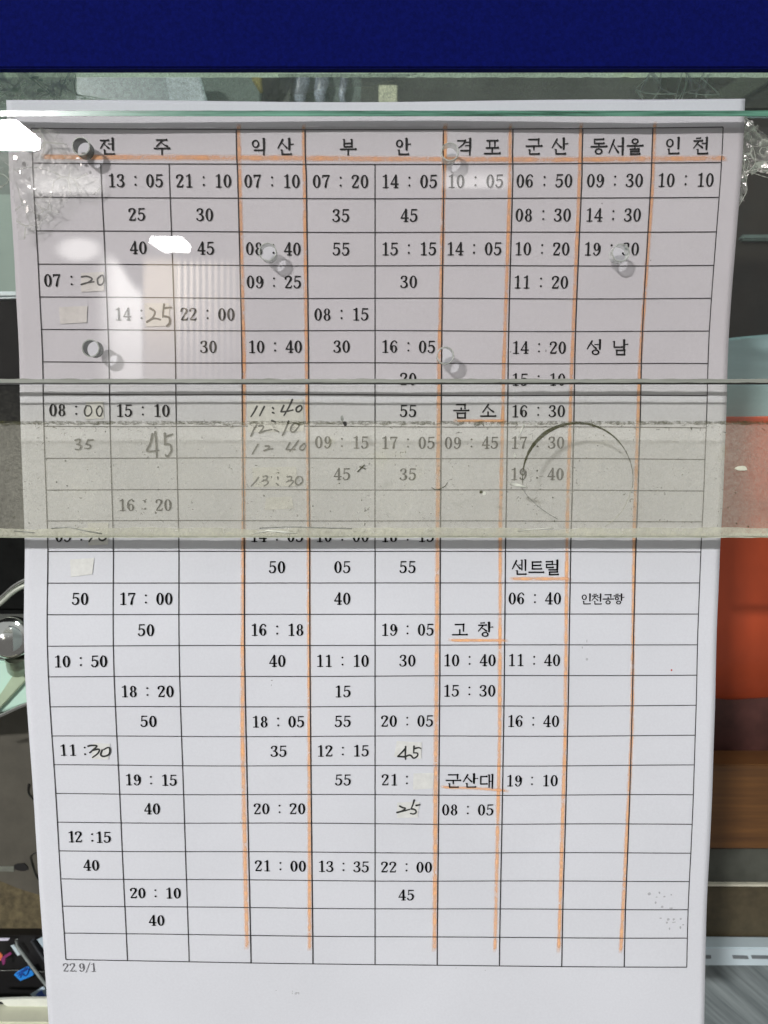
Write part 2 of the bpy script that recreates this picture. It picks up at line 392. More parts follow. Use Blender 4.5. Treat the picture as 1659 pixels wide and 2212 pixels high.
DH, DW = 3.55, 2.0                              # digit height and width
def digit(P, ch, x, y, h=DH, wt=1.42):           # x = centre, y = middle
    sx = h; kx = 1.14; x0 = x-.28*h*kx; y0 = y-h/2
    T = lambda a, b: (x0+a*sx*kx, y0+b*sx)
    st = lambda pts, curve=False, caps=True: P.stroke([(a, b, w*h*wt) for a, b, w in pts], curve, T, caps)
    if ch == '0': P.ring(.28, .5, .275, .51, .115*wt, .055*wt, T, sx)
    elif ch == '1':
        st([(.32, .03, .115), (.32, .96, .115)]); st([(.30, .06, .07), (.12, .13, .05)]); st([(.12, .965, .05), (.50, .965, .05)])
    elif ch == '2':
        st([(.08, .25, .11), (.09, .12, .09), (.25, .035, .065), (.43, .11, .11), (.45, .28, .12), (.30, .55, .085), (.07, .92, .06)], True)
        st([(.06, .94, .085), (.47, .94, .085)], caps=False); st([(.46, .93, .07), (.50, .78, .04)])
    elif ch == '3':
        st([(.09, .20, .11), (.14, .08, .07), (.28, .035, .06), (.42, .11, .11), (.42, .30, .11), (.34, .42, .07), (.20, .465, .05)], True)
        st([(.20, .465, .05), (.38, .53, .08), (.475, .70, .12), (.43, .87, .11), (.27, .965, .06), (.12, .93, .06), (.06, .83, .11)], True)
    elif ch == '4':
        st([(.36, .03, .05), (.04, .68, .055)]); st([(.03, .70, .07), (.55, .70, .07)]); st([(.38, .04, .12), (.38, .95, .12)]); st([(.24, .965, .05), (.53, .965, .05)])
    elif ch == '5':
        st([(.13, .055, .085), (.49, .045, .075)]); st([(.135, .05, .05), (.10, .47, .055)])
        st([(.10, .46, .05), (.24, .385, .06), (.41, .45, .10), (.47, .66, .12), (.40, .87, .10), (.25, .965, .06), (.12, .93, .07), (.06, .82, .10)], True)
    elif ch in '69':
        T2 = T if ch == '6' else (lambda a, b: (x0+(.56-a)*sx*kx, y0+(1-b)*sx))
        P.stroke([(a, b, w_*h*wt) for a, b, w_ in [(.47, .17, .10), (.40, .055, .06), (.27, .035, .06), (.12, .20, .09), (.065, .45, .11), (.07, .70, .12)]], True, T2)
        P.ring(.285, .685, .235, .31, .105*wt, .06, T2, sx)
    elif ch == '7':
        st([(.07, .07, .10), (.50, .06, .095)]); st([(.07, .06, .05), (.055, .22, .05)]); st([(.49, .08, .05), (.33, .50, .09), (.26, .93, .13)], True)
    elif ch == '8':
        P.ring(.28, .265, .215, .265, .095*wt, .055, T, sx); P.ring(.28, .73, .255, .275, .11*wt, .055, T, sx)
    elif ch == ':': P.dot(*T(.28, .21), .085*h, ident=True); P.dot(*T(.28, .81), .085*h, ident=True)
    elif ch == '.': P.dot(*T(.2, .97), .06*h, ident=True)
    elif ch == '/': st([(.08, 1.1, .06), (.5, -.08, .06)])
def time_text(u, v, txt, jit=0, mat=INK, label=None):
    P = Print()
    if len(txt) == 2: xs = [(txt[0], -1.32), (txt[1], 1.32)]
    else: xs = list(zip((txt[0], txt[1], ':', txt[2], txt[3]), (-6.85, -4.25, 0, 4.2, 6.8)))
    for ch, x in xs: digit(P, ch, x, 0)
    return P.build('printed_time', mat, u, v, label=label)

# Hangul: strokes inside unit boxes; horizontals thin, uprights heavy with a small flag
HT, VT = .115, .16
def jamo(j, x0, y0, x1, y1):
    X = lambda a: x0+(x1-x0)*a; Y = lambda b: y0+(y1-y0)*b
    S_, R_ = [], []
    def H(a, b, a2, w=HT): S_.append([(X(a), Y(b)+.008, w*.9), (X(a2)-.03, Y(b), w*.85), (X(a2), Y(b)-.008, w*1.25)])
    def V(a, b, b2, w=VT, flag=True):
        S_.append([(X(a), Y(b), w), (X(a), Y(b2), w*.85)])
        if flag: S_.append([(X(a)-.085, Y(b)-.012, .05), (X(a), Y(b)+.02, .09)])
    def D(p, q, w1=.12, w2=.07): S_.append([(X(p[0]), Y(p[1]), w1), (X((p[0]+q[0])/2), Y((p[1]+q[1])/2), (w1+w2)/2), (X(q[0]), Y(q[1]), w2)])
    if j == 'g': H(0, .06, .95); V(.93, .06, 1, .11, False)
    elif j == 'gd': H(0, .06, .93); S_.append([(X(.9), Y(.06), .12), (X(.7), Y(.5), .09), (X(.05), Y(1), .06)])
    elif j == 'n': V(.06, 0, .95, .11); H(.06, .96, 1)
    elif j == 'd': H(.05, .05, .95); V(.06, .05, .95, .11, False); H(.06, .95, 1)
    elif j == 'l': H(0, .05, .9); V(.9, .05, .48, .10, False); H(.05, .48, .9); V(.07, .48, .95, .10, False); H(.05, .96, 1)
    elif j == 'm': V(.06, .03, 1, .11); H(.06, .05, .95); V(.94, .05, 1, .12, False); H(.06, .95, .94)
    elif j == 'b': V(.1, 0, 1, .11); V(.88, 0, 1, .12); H(.1, .5, .88); H(.1, .95, .88)
    elif j == 's': D((.52, 0), (0, 1)); S_.append([(X(.42), Y(.30), .05), (X(.7), Y(.65), .09), (X(1), Y(.95), .13)])
    elif j == 'ng': R_.append(((x0+x1)/2, (y0+y1)/2, (x1-x0)/2, (y1-y0)/2))
    elif j in ('j', 'ch', 'ch2'):
        t = .0 if j == 'j' else .2
        if j != 'j': H(.28, .0, .72, .09)
        H(.03, t+.07, .95); D((.60, t+.10), (0, 1), .10, .07); S_.append([(X(.46), Y(t+.42), .05), (X(.7), Y(.75), .09), (X(1), Y(.97), .13)])
    elif j == 't': H(.05, .05, .95); V(.08, .05, .97, .11, False); H(.08, .5, .9); H(.05, .96, 1)
    elif j == 'p': H(.05, .05, .95); V(.28, .05, .92, .10); V(.72, .05, .92, .10); H(.0, .95, 1)
    elif j == 'h': H(.3, 0, .7, .09); H(.0, .26, 1); R_.append((X(.5), Y(.70), (x1-x0)*.36, (y1-y0)*.30))
    elif j == 'a': V(.25, 0, 1); H(.25, .5, 1, .075)
    elif j == 'eo': V(.8, 0, 1); H(.0, .48, .8, .075)
    elif j == 'yeo': V(.8, 0, 1); H(.0, .33, .8, .075); H(.0, .66, .8, .075)
    elif j == 'i': V(.6, 0, 1)
    elif j == 'ae': V(.25, .03, .95, .10); V(.85, 0, 1, .12); H(.25, .5, .85, .07)
    elif j == 'e': V(.35, .03, .95, .10); V(.88, 0, 1, .12); H(-.1, .48, .35, .07)
    elif j == 'o': V(.5, 0, 1, .11, False); H(0, 1, 1)
    elif j == 'u': H(0, 0, 1); V(.5, 0, 1, .11, False)
    elif j == 'eu': H(0, .5, 1)
    return S_, R_
A = (.08, .06, .58, .60); FI = (.24, .68, .90, .95); VR = (.66, .0, 1.0, .64)
SYL = {
 '전': [('j', .02, .08, .58, .62), ('eo', .55, .0, .92, .70), ('n', .26, .72, .92, .97)],
 '주': [('j', .14, .06, .86, .50), ('u', 0, .62, 1, 1)],
 '익': [('ng', .05, .05, .55, .56), ('i', .62, 0, 1, .62), ('g', .22, .68, .88, 1)],
 '산': [('s', .0, .05, .58, .58), ('a', .66, 0, 1, .66), ('n', .22, .70, .86, .96)],
 '부': [('b', .18, .05, .82, .50), ('u', 0, .64, 1, 1)],
 '안': [('ng', .05, .05, .52, .54), ('a', .66, 0, 1, .66), ('n', .22, .70, .86, .96)],
 '격': [('gd', .02, .08, .56, .58), ('yeo', .52, 0, .92, .62), ('g', .24, .70, .86, 1)],
 '포': [('p', .12, .08, .88, .58), ('o', 0, .62, 1, .90)],
 '군': [('g', .16, .04, .84, .36), ('u', 0, .47, 1, .72), ('n', .20, .72, .84, .97)],
 '동': [('d', .18, .04, .82, .32), ('o', 0, .36, 1, .50), ('ng', .24, .60, .76, 1)],
 '서': [('s', .0, .08, .60, .90), ('eo', .56, 0, .96, 1)],
 '울': [('ng', .26, .0, .74, .36), ('u', 0, .45, 1, .62), ('l', .20, .64, .82, .98)],
 '인': [('ng', .05, .05, .55, .58), ('i', .64, 0, 1, .66), ('n', .22, .70, .88, .96)],
 '천': [('ch', .02, .02, .58, .62), ('eo', .55, .0, .92, .70), ('n', .26, .72, .92, .97)],
 '성': [('s', .0, .06, .60, .58), ('eo', .50, 0, .94, .60), ('ng', .30, .62, .84, 1)],
 '남': [('n', .06, .10, .62, .48), ('a', .68, 0, 1, .58), ('m', .24, .66, .84, .98)],
 '곰': [('g', .18, .04, .80, .34), ('o', 0, .30, 1, .46), ('m', .22, .62, .80, .98)],
 '소': [('s', .14, .05, .86, .58), ('o', 0, .56, 1, .84)],
 '센': [('s', .0, .06, .54, .62), ('e', .50, 0, .96, .72), ('n', .30, .74, .94, .98)],
 '트': [('t', .18, .08, .84, .60), ('eu', 0, .62, 1, 1.0)],
 '럴': [('l', .02, .06, .50, .50), ('eo', .48, 0, .88, .56), ('l', .22, .62, .86, .98)],
 '공': [('g', .18, .04, .80, .34), ('o', 0, .30, 1, .48), ('ng', .24, .60, .76, 1)],
 '항': [('h', .02, .02, .60, .60), ('a', .68, 0, 1, .62), ('ng', .24, .64, .74, 1)],
 '고': [('g', .18, .10, .80, .60), ('o', 0, .50, 1, .84)],
 '창': [('ch', .02, .02, .58, .60), ('a', .68, 0, 1, .62), ('ng', .24, .64, .74, 1)],
 '대': [('d', .05, .12, .52, .72), ('ae', .58, 0, .96, 1)],
}
def hangul(P, ch, x, y, h):
    x0, y0 = x-h*.5, y-h*.5
    T = lambda a, b: (x0+a*h, y0+b*h)
    for j, a, b, c, d in SYL[ch]:
        ss, rr = jamo(j, a, b, c, d)
        for s in ss: P.stroke([(p, q, w*h) for p, q, w in s], len(s) > 2 and j in ('s', 'gd', 'j', 'ch'), T)
        for cx, cy, rx, ry in rr: P.ring(cx, cy, rx, ry, .115, .085, T, h)
def place(names, h=4.35, label=None):           # [(syllable, px, py)]
    P = Print(); u0, v0 = cell(names[0][1], names[0][2])
    for ch, px, py in names:
        u, v = cell(px, py); hangul(P, ch, (u-u0)*CU, (v-v0)*CV, h)
    return P.build('printed_place_name', INK, u0, v0, label=label)

# ------------------------------------------------------------------ ruled grid
def rule(pts, wmm, name='grid_line'):
    P = Print(); n = 40
    us = [(pts[0][0]+(pts[1][0]-pts[0][0])*i/n, pts[0][1]+(pts[1][1]-pts[0][1])*i/n) for i in range(n+1)]
    horiz = abs(pts[1][0]-pts[0][0]) > abs(pts[1][1]-pts[0][1])
    vs = []; fs = []
    for u, v in us:
        if horiz: vs += [sheet(u, v-wmm/2/CV, .19), sheet(u, v+wmm/2/CV, .19)]
        else: vs += [sheet(u-wmm/2/CU, v, .196), sheet(u+wmm/2/CU, v, .196)]
    for i in range(n): fs.append((2*i, 2*i+1, 2*i+3, 2*i+2))
    return mesh(name, vs, fs, LINE, sheet_o)
for r in range(28): rule([(0, r), (10, r)], .27)
for c in range(11):
    top = 1 if c in (1, 2, 5) else 0
    rule([(c, top), (c, 27)], .36 if c in (3, 4, 6, 7, 8, 9) else .28)

# ------------------------------------------------------------------ highlighter
def hl(pts, wpx, off, name='highlighter_stroke'):
    """pts in picture units; softened edges through the 'edge' attribute"""
    P = []; n = len(pts)
    vs, fs, ed = [], [], []
    wpx *= .9; prof = [(-1, 0), (-.42, .85), (0, 1), (.42, .85), (1, 0)]
    # resample
    path = []
    for (a, b) in zip(pts, pts[1:]):
        m = max(2, int(math.hypot(b[0]-a[0], b[1]-a[1])/12))
        for k in range(m): path.append((a[0]+(b[0]-a[0])*k/m, a[1]+(b[1]-a[1])*k/m))
    path.append(pts[-1])
    for i, p in enumerate(path):
        a, b = path[max(0, i-1)], path[min(len(path)-1, i+1)]
        dx, dy = b[0]-a[0], b[1]-a[1]; l = math.hypot(dx, dy); dx /= l; dy /= l
        wob = 1+.16*noise.noise(Vector((p[0]*.03, p[1]*.03, off*50)))
        for s, e in prof:
            x = p[0]-dy*s*wpx/2*wob; y = p[1]+dx*s*wpx/2*wob
            u, v = cell(x, y); vs.append(sheet(u, v, off)); ed.append(e*(0 if i in (0, len(path)-1) else 1)*(.92+.35*noise.noise(Vector((p[0]*.015, p[1]*.02, 3)))))
    for i in range(len(path)-1):
        for k in range(4): a = i*5+k; fs.append((a, a+1, a+6, a+5))
    o = mesh(name, vs, fs, MARKER, sheet_o)
    at_ = o.data.attributes.new('edge', 'FLOAT', 'POINT')
    for i, e in enumerate(ed): at_.data[i].value = max(0, e)
    return o
hl([(88, 339), (300, 340), (520, 341), (900, 344), (1200, 345), (1572, 342)], 17, .10)
for c, offs in ((3, (5, 4, 4, -1, -8, -8)), (4, (-3, -4, -4, -2, -3, -7)), (6, (4, 0, -5, -6, -7, -6)), (7, (-6, -6, -9, -12, -8, -10)), (8, (-4, -5, -6, -9, -5, -7)), (9, (4, 4, -3, -5, 1, -8))):
    pts = []
    for v, o_ in zip((-.2, 2, 7, 12, 19, 26.55), offs):
        x, y = cellpx(c, v); pts.append((x+o_, y))
    hl(pts, 14 if c in (3, 6) else 12, .105+.004*c)
hl([(978, 909), (1096, 909)], 10, .15); hl([(1099, 1250), (1236, 1250)], 11, .154); hl([(966, 1383), (1100, 1383)], 10, .158)
hl([(950, 1700), (1020, 1702), (1101, 1708)], 9, .162)

# ------------------------------------------------------------------ printed times
ROWS = {
 1: {1:'1305', 2:'2110', 3:'0710', 4:'0720', 5:'1405', 6:'1005', 7:'0650', 8:'0930', 9:'1010'},
 2: {1:'25', 2:'30', 4:'35', 5:'45', 7:'0830', 8:'1430'},
 3: {1:'40', 2:'45', 3:'0840', 4:'55', 5:'1515', 6:'1405', 7:'1020', 8:'1930'},
 4: {3:'0925', 5:'30', 7:'1120'}, 5: {2:'2200', 4:'0815'}, 6: {2:'30', 3:'1040', 4:'30', 5:'1605', 7:'1420'},
 7: {5:'20', 7:'1510'}, 8: {1:'1510', 5:'55', 7:'1630'}, 9: {4:'0915', 5:'1705', 6:'0945', 7:'1730'},
 10: {4:'45', 5:'35', 7:'1940'}, 11: {1:'1620'}, 12: {3:'1405', 4:'1000', 5:'1815'},
 13: {3:'50', 4:'05', 5:'55'}, 14: {0:'50', 1:'1700', 4:'40', 7:'0640'}, 15: {1:'50', 3:'1618', 5:'1905'},
 16: {0:'1050', 3:'40', 4:'1110', 5:'30', 6:'1040', 7:'1140'}, 17: {1:'1820', 4:'15', 6:'1530'},
 18: {1:'50', 3:'1805', 4:'55', 5:'2005', 7:'1640'}, 19: {3:'35', 4:'1215'}, 20: {1:'1915', 4:'55', 7:'1910'},
 21: {1:'40', 3:'2020', 6:'0805'}, 23: {0:'40', 3:'2100', 4:'1335', 5:'2200'}, 24: {1:'2010', 5:'45'}, 25: {1:'40'},
}
for r, row in ROWS.items():
    for c, t in row.items():
        du = {6: -.04, 7: -.04, 8: -.02}.get(c, 0)
        if c == 3 and len(t) == 2: du = 0
        time_text(c+.5+du, r+.5, t)
def chars(seq, label=None, mat=INK, h=DH, name='printed_time', wt=1.42):    # [(char, px, py)]
    P = Print(); u0, v0 = cell(seq[0][1], seq[0][2])
    for ch, px, py in seq:
        u, v = cell(px, py); digit(P, ch, (u-u0)*CU, (v-v0)*CV, h, wt)
    return P.build(name, mat, u0, v0, label=label)
chars([('0',104,606),('7',123,606),(':',155,606)]); chars([('1',256,679),('4',275,679),(':',306,679)])
chars([('0',115,886),('8',134,886),(':',165,886)]); chars([('0',128,1158),('9',146,1158),(':',176,1158)])
chars([('1',137,1620),('1',157,1620),(':',184,1621)]); chars([('2',832,1684),('1',851,1684),(':',879,1684)])
chars([('1',154,1807),('2',170,1807),(':',199.5,1808),('1',214.5,1808),('5',232,1808)])
chars([('2',142.5,2089),('2',157,2089),('.',166,2089),('9',177,2089),('/',190,2089),('1',202,2089)], mat=GREYINK, h=2.95, name='printed_date', wt=1.0)

place([('전',233,317),('주',350,317)]); place([('익',559,318),('산',617,318)]); place([('부',752,318),('안',870,318)])
place([('격',1004,318),('포',1063,318)]); place([('군',1153,317),('산',1209,317)])
place([('동',1293,317),('서',1332,317),('울',1371,317)]); place([('인',1453,316),('천',1514,316)])
place([('성',1284,751),('남',1339,751)]); place([('곰',996,888),('소',1054,888)])
place([('센',1122,1225),('트',1158,1226),('럴',1194,1226)]); place([('고',993,1360),('창',1048,1360)])
place([('군',979,1686),('산',1016,1686),('대',1051,1687)]); place([('인',1266,1294),('천',1289,1294),('공',1313,1294),('항',1336,1294)], h=3.1)

# ------------------------------------------------------------------ correction tape and handwriting
def patch(pts, label=None):
    cs = [cell(*p) for p in pts]
    n = 6; vs = []; fs = []
    for j in range(n+1):
        for i in range(n+1):
            a, b = i/n, j/n
            u = (cs[0][0]*(1-a)+cs[1][0]*a)*(1-b)+(cs[3][0]*(1-a)+cs[2][0]*a)*b
            v = (cs[0][1]*(1-a)+cs[1][1]*a)*(1-b)+(cs[3][1]*(1-a)+cs[2][1]*a)*b
            vs.append(sheet(u, v, .27))
    for j in range(n):
        for i in range(n): a = j*(n+1)+i; fs.append((a, a+n+1, a+n+2, a+1))
    o = mesh('correction_tape', vs, fs, PATCH, sheet_o); m = o.modifiers.new('thickness', 'SOLIDIFY'); m.thickness = .00004; m.offset = -1
    return o
for q in ([(176,590),(225,588),(226,629),(176,631)], [(128,664),(190,661),(188,697),(131,700)], [(312,655),(366,655),(367,704),(316,706)],
          [(187,868),(224,867),(225,904),(186,906)], [(534,866),(655,862),(657,931),(536,934)], [(190,1129),(235,1129),(234,1176),(192,1178)],
          [(152,1208),(204,1205),(200,1240),(154,1246)], [(202,1604),(238,1606),(235,1640),(198,1638)],
          [(857,1600),(911,1603),(910,1638),(851,1634)], [(893,1670),(937,1669),(935,1702),(892,1705)], [(858,1733),(906,1731),(902,1765),(858,1766)],
          [(545,1010),(640,1008),(642,1050),(548,1052)], [(575,1075),(630,1072),(634,1098),(572,1102)]):
    patch(q)
def hand(strokes, wpx, label=None, mat=PENCIL):
    P = Print(); u0, v0 = cell(*strokes[0][0])
    for s in strokes:
        pts = []
        for i, p in enumerate(s):
            u, v = cell(*p); k = i/(max(1, len(s)-1))
            pts.append(((u-u0)*CU, (v-v0)*CV, wpx*.16*(1.08-.3*k)))
        P.stroke(pts, True)
    return P.build('handwritten_time', mat, u0, v0, .34, label)
Z = lambda ox, oy, s, pts: [(ox+x*s, oy+y*s) for x, y in pts]
# zoomed picture coordinates of the strokes
a = lambda *p: Z(0, 331.8, .3333, p)
hand([a((532,800),(570,798),(600,815),(570,838),(530,850)), a((530,850),(570,838),(612,832)), a((655,795),(635,815),(640,848),(662,850),(676,825),(668,790),(650,800))], 3.2)
hand([a((975,1005),(1005,1025),(995,1060),(955,1092)), a((955,1092),(1000,1070),(1042,1078)), a((1066,978),(1060,1030),(1058,1060)), a((1066,1003),(1112,998)), a((1062,1055),(1098,1065),(1100,1100),(1082,1118))], 3.8)
a = lambda *p: Z(0, 829.5, .3333, p)
hand([a((560,148),(550,175),(558,203),(580,205),(598,180),(588,145),(560,142)), a((645,145),(628,170),(638,205),(655,205),(666,175),(655,145),(640,145))], 3.0)
hand([a((490,365),(520,358),(515,385),(500,392)), a((505,390),(528,402),(515,425),(490,422)), a((575,362),(560,390)), a((575,365),(608,362)), a((562,390),(588,398),(580,418),(550,415))], 3.2)
hand([a((990,325),(975,390),(955,435),(1030,430)), a((1008,310),(1015,400),(1018,475)), a((1070,320),(1072,390)), a((1075,342),(1120,325)), a((1072,390),(1105,395),(1112,430),(1088,470),(1075,460))], 4.2)
a = lambda *p: Z(497.7, 851.6, .11667, p)
hand([a((495,225),(440,330),(385,415)), a((630,230),(590,310),(545,400)), a((785,250),(805,275)), a((785,340),(812,350)), a((990,210),(950,300),(945,325),(1050,318),(1160,292)), a((1150,100),(1080,250),(995,395)), a((1290,210),(1230,250),(1225,310),(1270,325),(1325,270),(1310,215),(1285,205))], 3.4)
hand([a((490,570),(430,670),(380,775)), a((530,590),(600,585),(610,625),(540,712)), a((540,712),(640,680),(770,655)), a((770,490),(840,515)), a((815,655),(900,695)), a((1080,500),(1030,630),(965,760)), a((1180,540),(1120,620),(1130,690),(1190,690),(1270,590),(1250,540),(1180,530))], 3.4)
hand([a((515,930),(470,1000),(405,1110)), a((650,960),(720,960),(700,1010),(625,1045)), a((625,1045),(700,1020),(790,1010)), a((1105,900),(1045,1000),(1050,1025),(1200,1020)), a((1260,860),(1180,970),(1100,1060)), a((1370,910),(1300,970),(1290,1020),(1350,1030),(1395,960),(1370,910))], 3.0)
a = lambda *p: Z(497.7, 967.8, .11667, p)
hand([a((525,545),(460,630),(385,705)), a((610,530),(680,520),(670,580),(585,615)), a((620,590),(700,620),(680,670),(625,700)), a((880,540),(885,575)), a((855,655),(895,690)), a((1060,530),(1130,530),(1120,590),(1040,630)), a((1080,600),(1170,610),(1130,670),(1085,710)), a((1260,530),(1210,590),(1215,660),(1270,680),(1335,620),(1320,540),(1250,525))], 3.0)
hand([Z(0,1128,.1667,[(1205,180),(1160,250)]), Z(0,1128,.1667,[(1390,175),(1370,215),(1330,235),(1290,215),(1300,170),(1340,130)])], 3.4)
a = lambda *p: Z(0, 1216.6, .225, p)
hand([a((850,1752),(880,1745),(935,1750),(900,1785),(865,1815)), a((900,1790),(955,1782),(945,1820),(893,1860)), a((985,1790),(972,1835),(1000,1850),(1050,1830),(1058,1780),(1040,1765),(1000,1785))], 3.6)
a = lambda *p: Z(829.5, 1576, .1333, p)
hand([a((350,270),(352,290)), a((350,295),(290,360),(225,425)), a((225,425),(330,432),(420,405),(480,455),(540,420),(540,375),(480,370)), a((348,300),(345,400),(348,475)), a((485,262),(480,370)), a((495,300),(560,285),(595,300))], 3.4)
a = lambda *p: Z(829.5, 1576, .1333, p)
hand([a((255,1232),(300,1255),(345,1270),(290,1310),(210,1335)), a((210,1335),(320,1310),(415,1285)), a((488,1135),(470,1200),(440,1275)), a((520,1222),(580,1208)), a((440,1275),(500,1290),(520,1330),(480,1360),(430,1350))], 3.4)

# ------------------------------------------------------------------ specks on the paper
rs = random.Random(3)
P = Print()
for px, py, r in ((1450,1447,.25),(1402,1930,.9),(1430,1958,.7),(1443,1985,.8),(1440,1992,.6),(1455,1985,.7),(1470,1984,.6),(985,2090,.25),(1048,2095,.25),(632,2140,.3),(520,1775,.35),(1188,745,.3),(880,467,.3),(1300,440,.35),(1405,563,.3),(1102,760,.5)):
    u, v = cell(px, py); P.dot((u-5)*CU, (v-10)*CV, r*.6, ident=True, seg=7)
P2 = Print(); u, v = cell(1450, 1447); P2.dot((u-5)*CU, (v-10)*CV, .28, ident=True, seg=8)
P2.build('red_dot', solid('red_ink', (.45, .03, .03), .6), 5, 10, .23)
for q in range(26):
    bx, by = rs.choice(((1190, 745), (1440, 1940), (640, 2140), (1420, 1955), (1455, 1990), (1255, 1400), (600, 1470)))
    u, v = cell(bx+rs.gauss(0, 12), by+rs.gauss(0, 14)); P.dot((u-5)*CU, (v-10)*CV, rs.uniform(.12, .4), ident=True, seg=6, ry=rs.uniform(.1, .5))
SMUDGE = edge_mat('pencil_smudge', (.35, .35, .36), (.5, .5, .5), .35, .8)
P.build('smudge', SMUDGE, 5, 10, .21)

# ------------------------------------------------------------------ glass panes
def pane(name, x0, y0, x1, y1, Y, th, mat, holes, parent, edges):
    """a closed slab of glass with round holes through it; returns the body"""
    cu = bpy.data.curves.new(name, 'CURVE'); cu.dimensions = '2D'; cu.fill_mode = 'BOTH'; cu.extrude = th*.0005
    a, b = at(x0, y0, Y), at(x1, y1, Y)
    xa, za = a.x, a.z; xb, zb = b.x, b.z
    def spl(pts):
        sp_ = cu.splines.new('POLY'); sp_.points.add(len(pts)-1); sp_.use_cyclic_u = True
        for p, q in zip(sp_.points, pts): p.co = (q[0], q[1], 0, 1)
    spl([(xa, za), (xb, za), (xb, zb), (xa, zb)])
    for hx, hz, r in holes: spl([(hx+r*math.cos(2*math.pi*k/48), hz+r*math.sin(2*math.pi*k/48)) for k in range(48)])
    tmp = bpy.data.objects.new('tmp', cu); C.objects.link(tmp)
    dg = bpy.context.evaluated_depsgraph_get(); me = bpy.data.meshes.new_from_object(tmp.evaluated_get(dg))
    bpy.data.objects.remove(tmp); me.name = name
    bm = bmesh.new(); bm.from_mesh(me); bmesh.ops.remove_doubles(bm, verts=bm.verts, dist=1e-7)
    # drop the sides: edges and hole walls are parts of their own
    bmesh.ops.delete(bm, geom=[f for f in bm.faces if abs(f.normal.z) < .5], context='FACES')
    yc = (Y+th/2)*.001
    for v in bm.verts: v.co = Vector((v.co.x, yc - v.co.z, v.co.y))
    bmesh.ops.recalc_face_normals(bm, faces=bm.faces)
    bm.to_mesh(me); bm.free(); me.materials.clear(); me.materials.append(mat)
    o = bpy.data.objects.new('glass_body', me); C.objects.link(o); o.parent = parent
    y0_, y1_ = Y*.001, (Y+th)*.001
    for which in edges:
        z = za if which == 'top' else zb
        mesh('ground_edge', [(xa, y0_, z), (xb, y0_, z), (xb, y1_, z), (xa, y1_, z)], [(0, 1, 2, 3)], EDGE, parent)
    return xa, xb, za, zb
upper = empty('upper_glass_pane')
tag(upper, 'clear upper glass pane with six small drilled speaking holes and a green top edge', 'glass pane')
YU, TH = 213.9, 3.6
holes = []
for px, py in ((175, 316), (972, 328), (578, 544), (1341, 546), (196, 752), (962, 768)):
    p = at(px, py, YU); holes.append((p.x, p.z, .00236))
pane('upper_glass', -420, 239, 2080, 818.5, YU, TH, PANE, holes, upper, ('top',))
for hi, (hx, hz, r) in enumerate(holes):
    vs = []; fs = []; n = 40
    for k in range(n):
        q = 2*math.pi*k/n
        for dy in (0, TH): vs.append((hx+r*math.cos(q), (YU+dy)*.001, hz+r*math.sin(q)))
    for k in range(n): j = (k+1) % n; fs.append((2*k, 2*j, 2*j+1, 2*k+1))
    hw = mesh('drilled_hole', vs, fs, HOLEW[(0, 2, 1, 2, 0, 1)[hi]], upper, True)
    # bright ground rims of the hole, front and back
    for dy, rr in ((-.02, .00019),):
        ring = [Vector((hx+r*math.cos(2*math.pi*k/36), (YU+dy)*.001, hz+r*math.sin(2*math.pi*k/36))) for k in range(37)]
        tube('hole_rim', ring, rr, RIM, hw, 6, False)
def strip_px(name, y0, y1, Y, depth, mat, parent, wob=0, x0=-420, x1=2080, n=160, seed=0):
    """long horizontal bar between two heights with slightly uneven edges"""
    vs = []; fs = []
    for i in range(n+1):
        x = x0+(x1-x0)*i/n
        w0 = wob*noise.noise(Vector((x*.03, seed, 0)))*2; w1 = wob*noise.noise(Vector((x*.03, seed, 9)))*.6
        a, b = at(x, y0+w0, Y), at(x, y1+w1, Y); d = Vector((0, depth*.001, 0))
        vs += [a, b, b+d, a+d]
    for i in range(n):
        for k in range(4): fs.append((i*4+k, (i+1)*4+k, (i+1)*4+(k+1) % 4, i*4+(k+1) % 4))
    return mesh(name, vs, fs, mat, parent)
strip_px('ground_edge', 818.5, 827, YU+.05, .3, BEVEL, upper, 1.3, seed=4)
strip_px('ground_edge', 239, 251, YU-.06, .05, EDGE, upper, .5, seed=8)
lower = empty('lower_glass_strip')
tag(lower, 'lower glass strip coated with yellowish grime, marked by a dark half round cut line', 'glass pane')
YL = 209.6
pane('lower_glass', -420, 831.5, 2080, 1158, YL, TH, STRIP, [], lower, ())
strip_px('seal', 826.6, 830.4, YL, .4, DARKSEAL, lower, .5, seed=2)
strip_px('glue_bead', 1157, 1161.5, YL-.25, 5.0, CREAMEDGE, lower, 1.0, seed=12)
# grime film stuck on the back half of the strip
def film(name, poly, Y, mat, parent, th=.15):
    return slab(name, poly, Y, th, mat, parent)
top = [(x, 913+1.6*noise.noise(Vector((x*.05, 0, 0)))) for x in range(-420, 2081, 12)]
film('grime_film', top+[(2080, 1157), (-420, 1157)], YL-.6, FILM, lower)
bt = [(x, 1141+6*noise.noise(Vector((x*.008, 5, 0)))+2*noise.noise(Vector((x*.06, 5, 0)))) for x in range(-420, 2081, 12)]
fb = film('glue_border', bt+[(2080, 1158), (-420, 1158)], YL-.9, BORDER, lower, .1)
# residue above the film line and dust fibres gathered along it
film('residue_edge', [(x, 909.5+2.5*noise.noise(Vector((x*.07, 2, 0)))) for x in range(-420, 2081, 10)]+[(x, 917+5*noise.noise(Vector((x*.05, 7, 0)))) for x in range(2080, -421, -10)], YL-.8, THINGRIME, lower, .05)
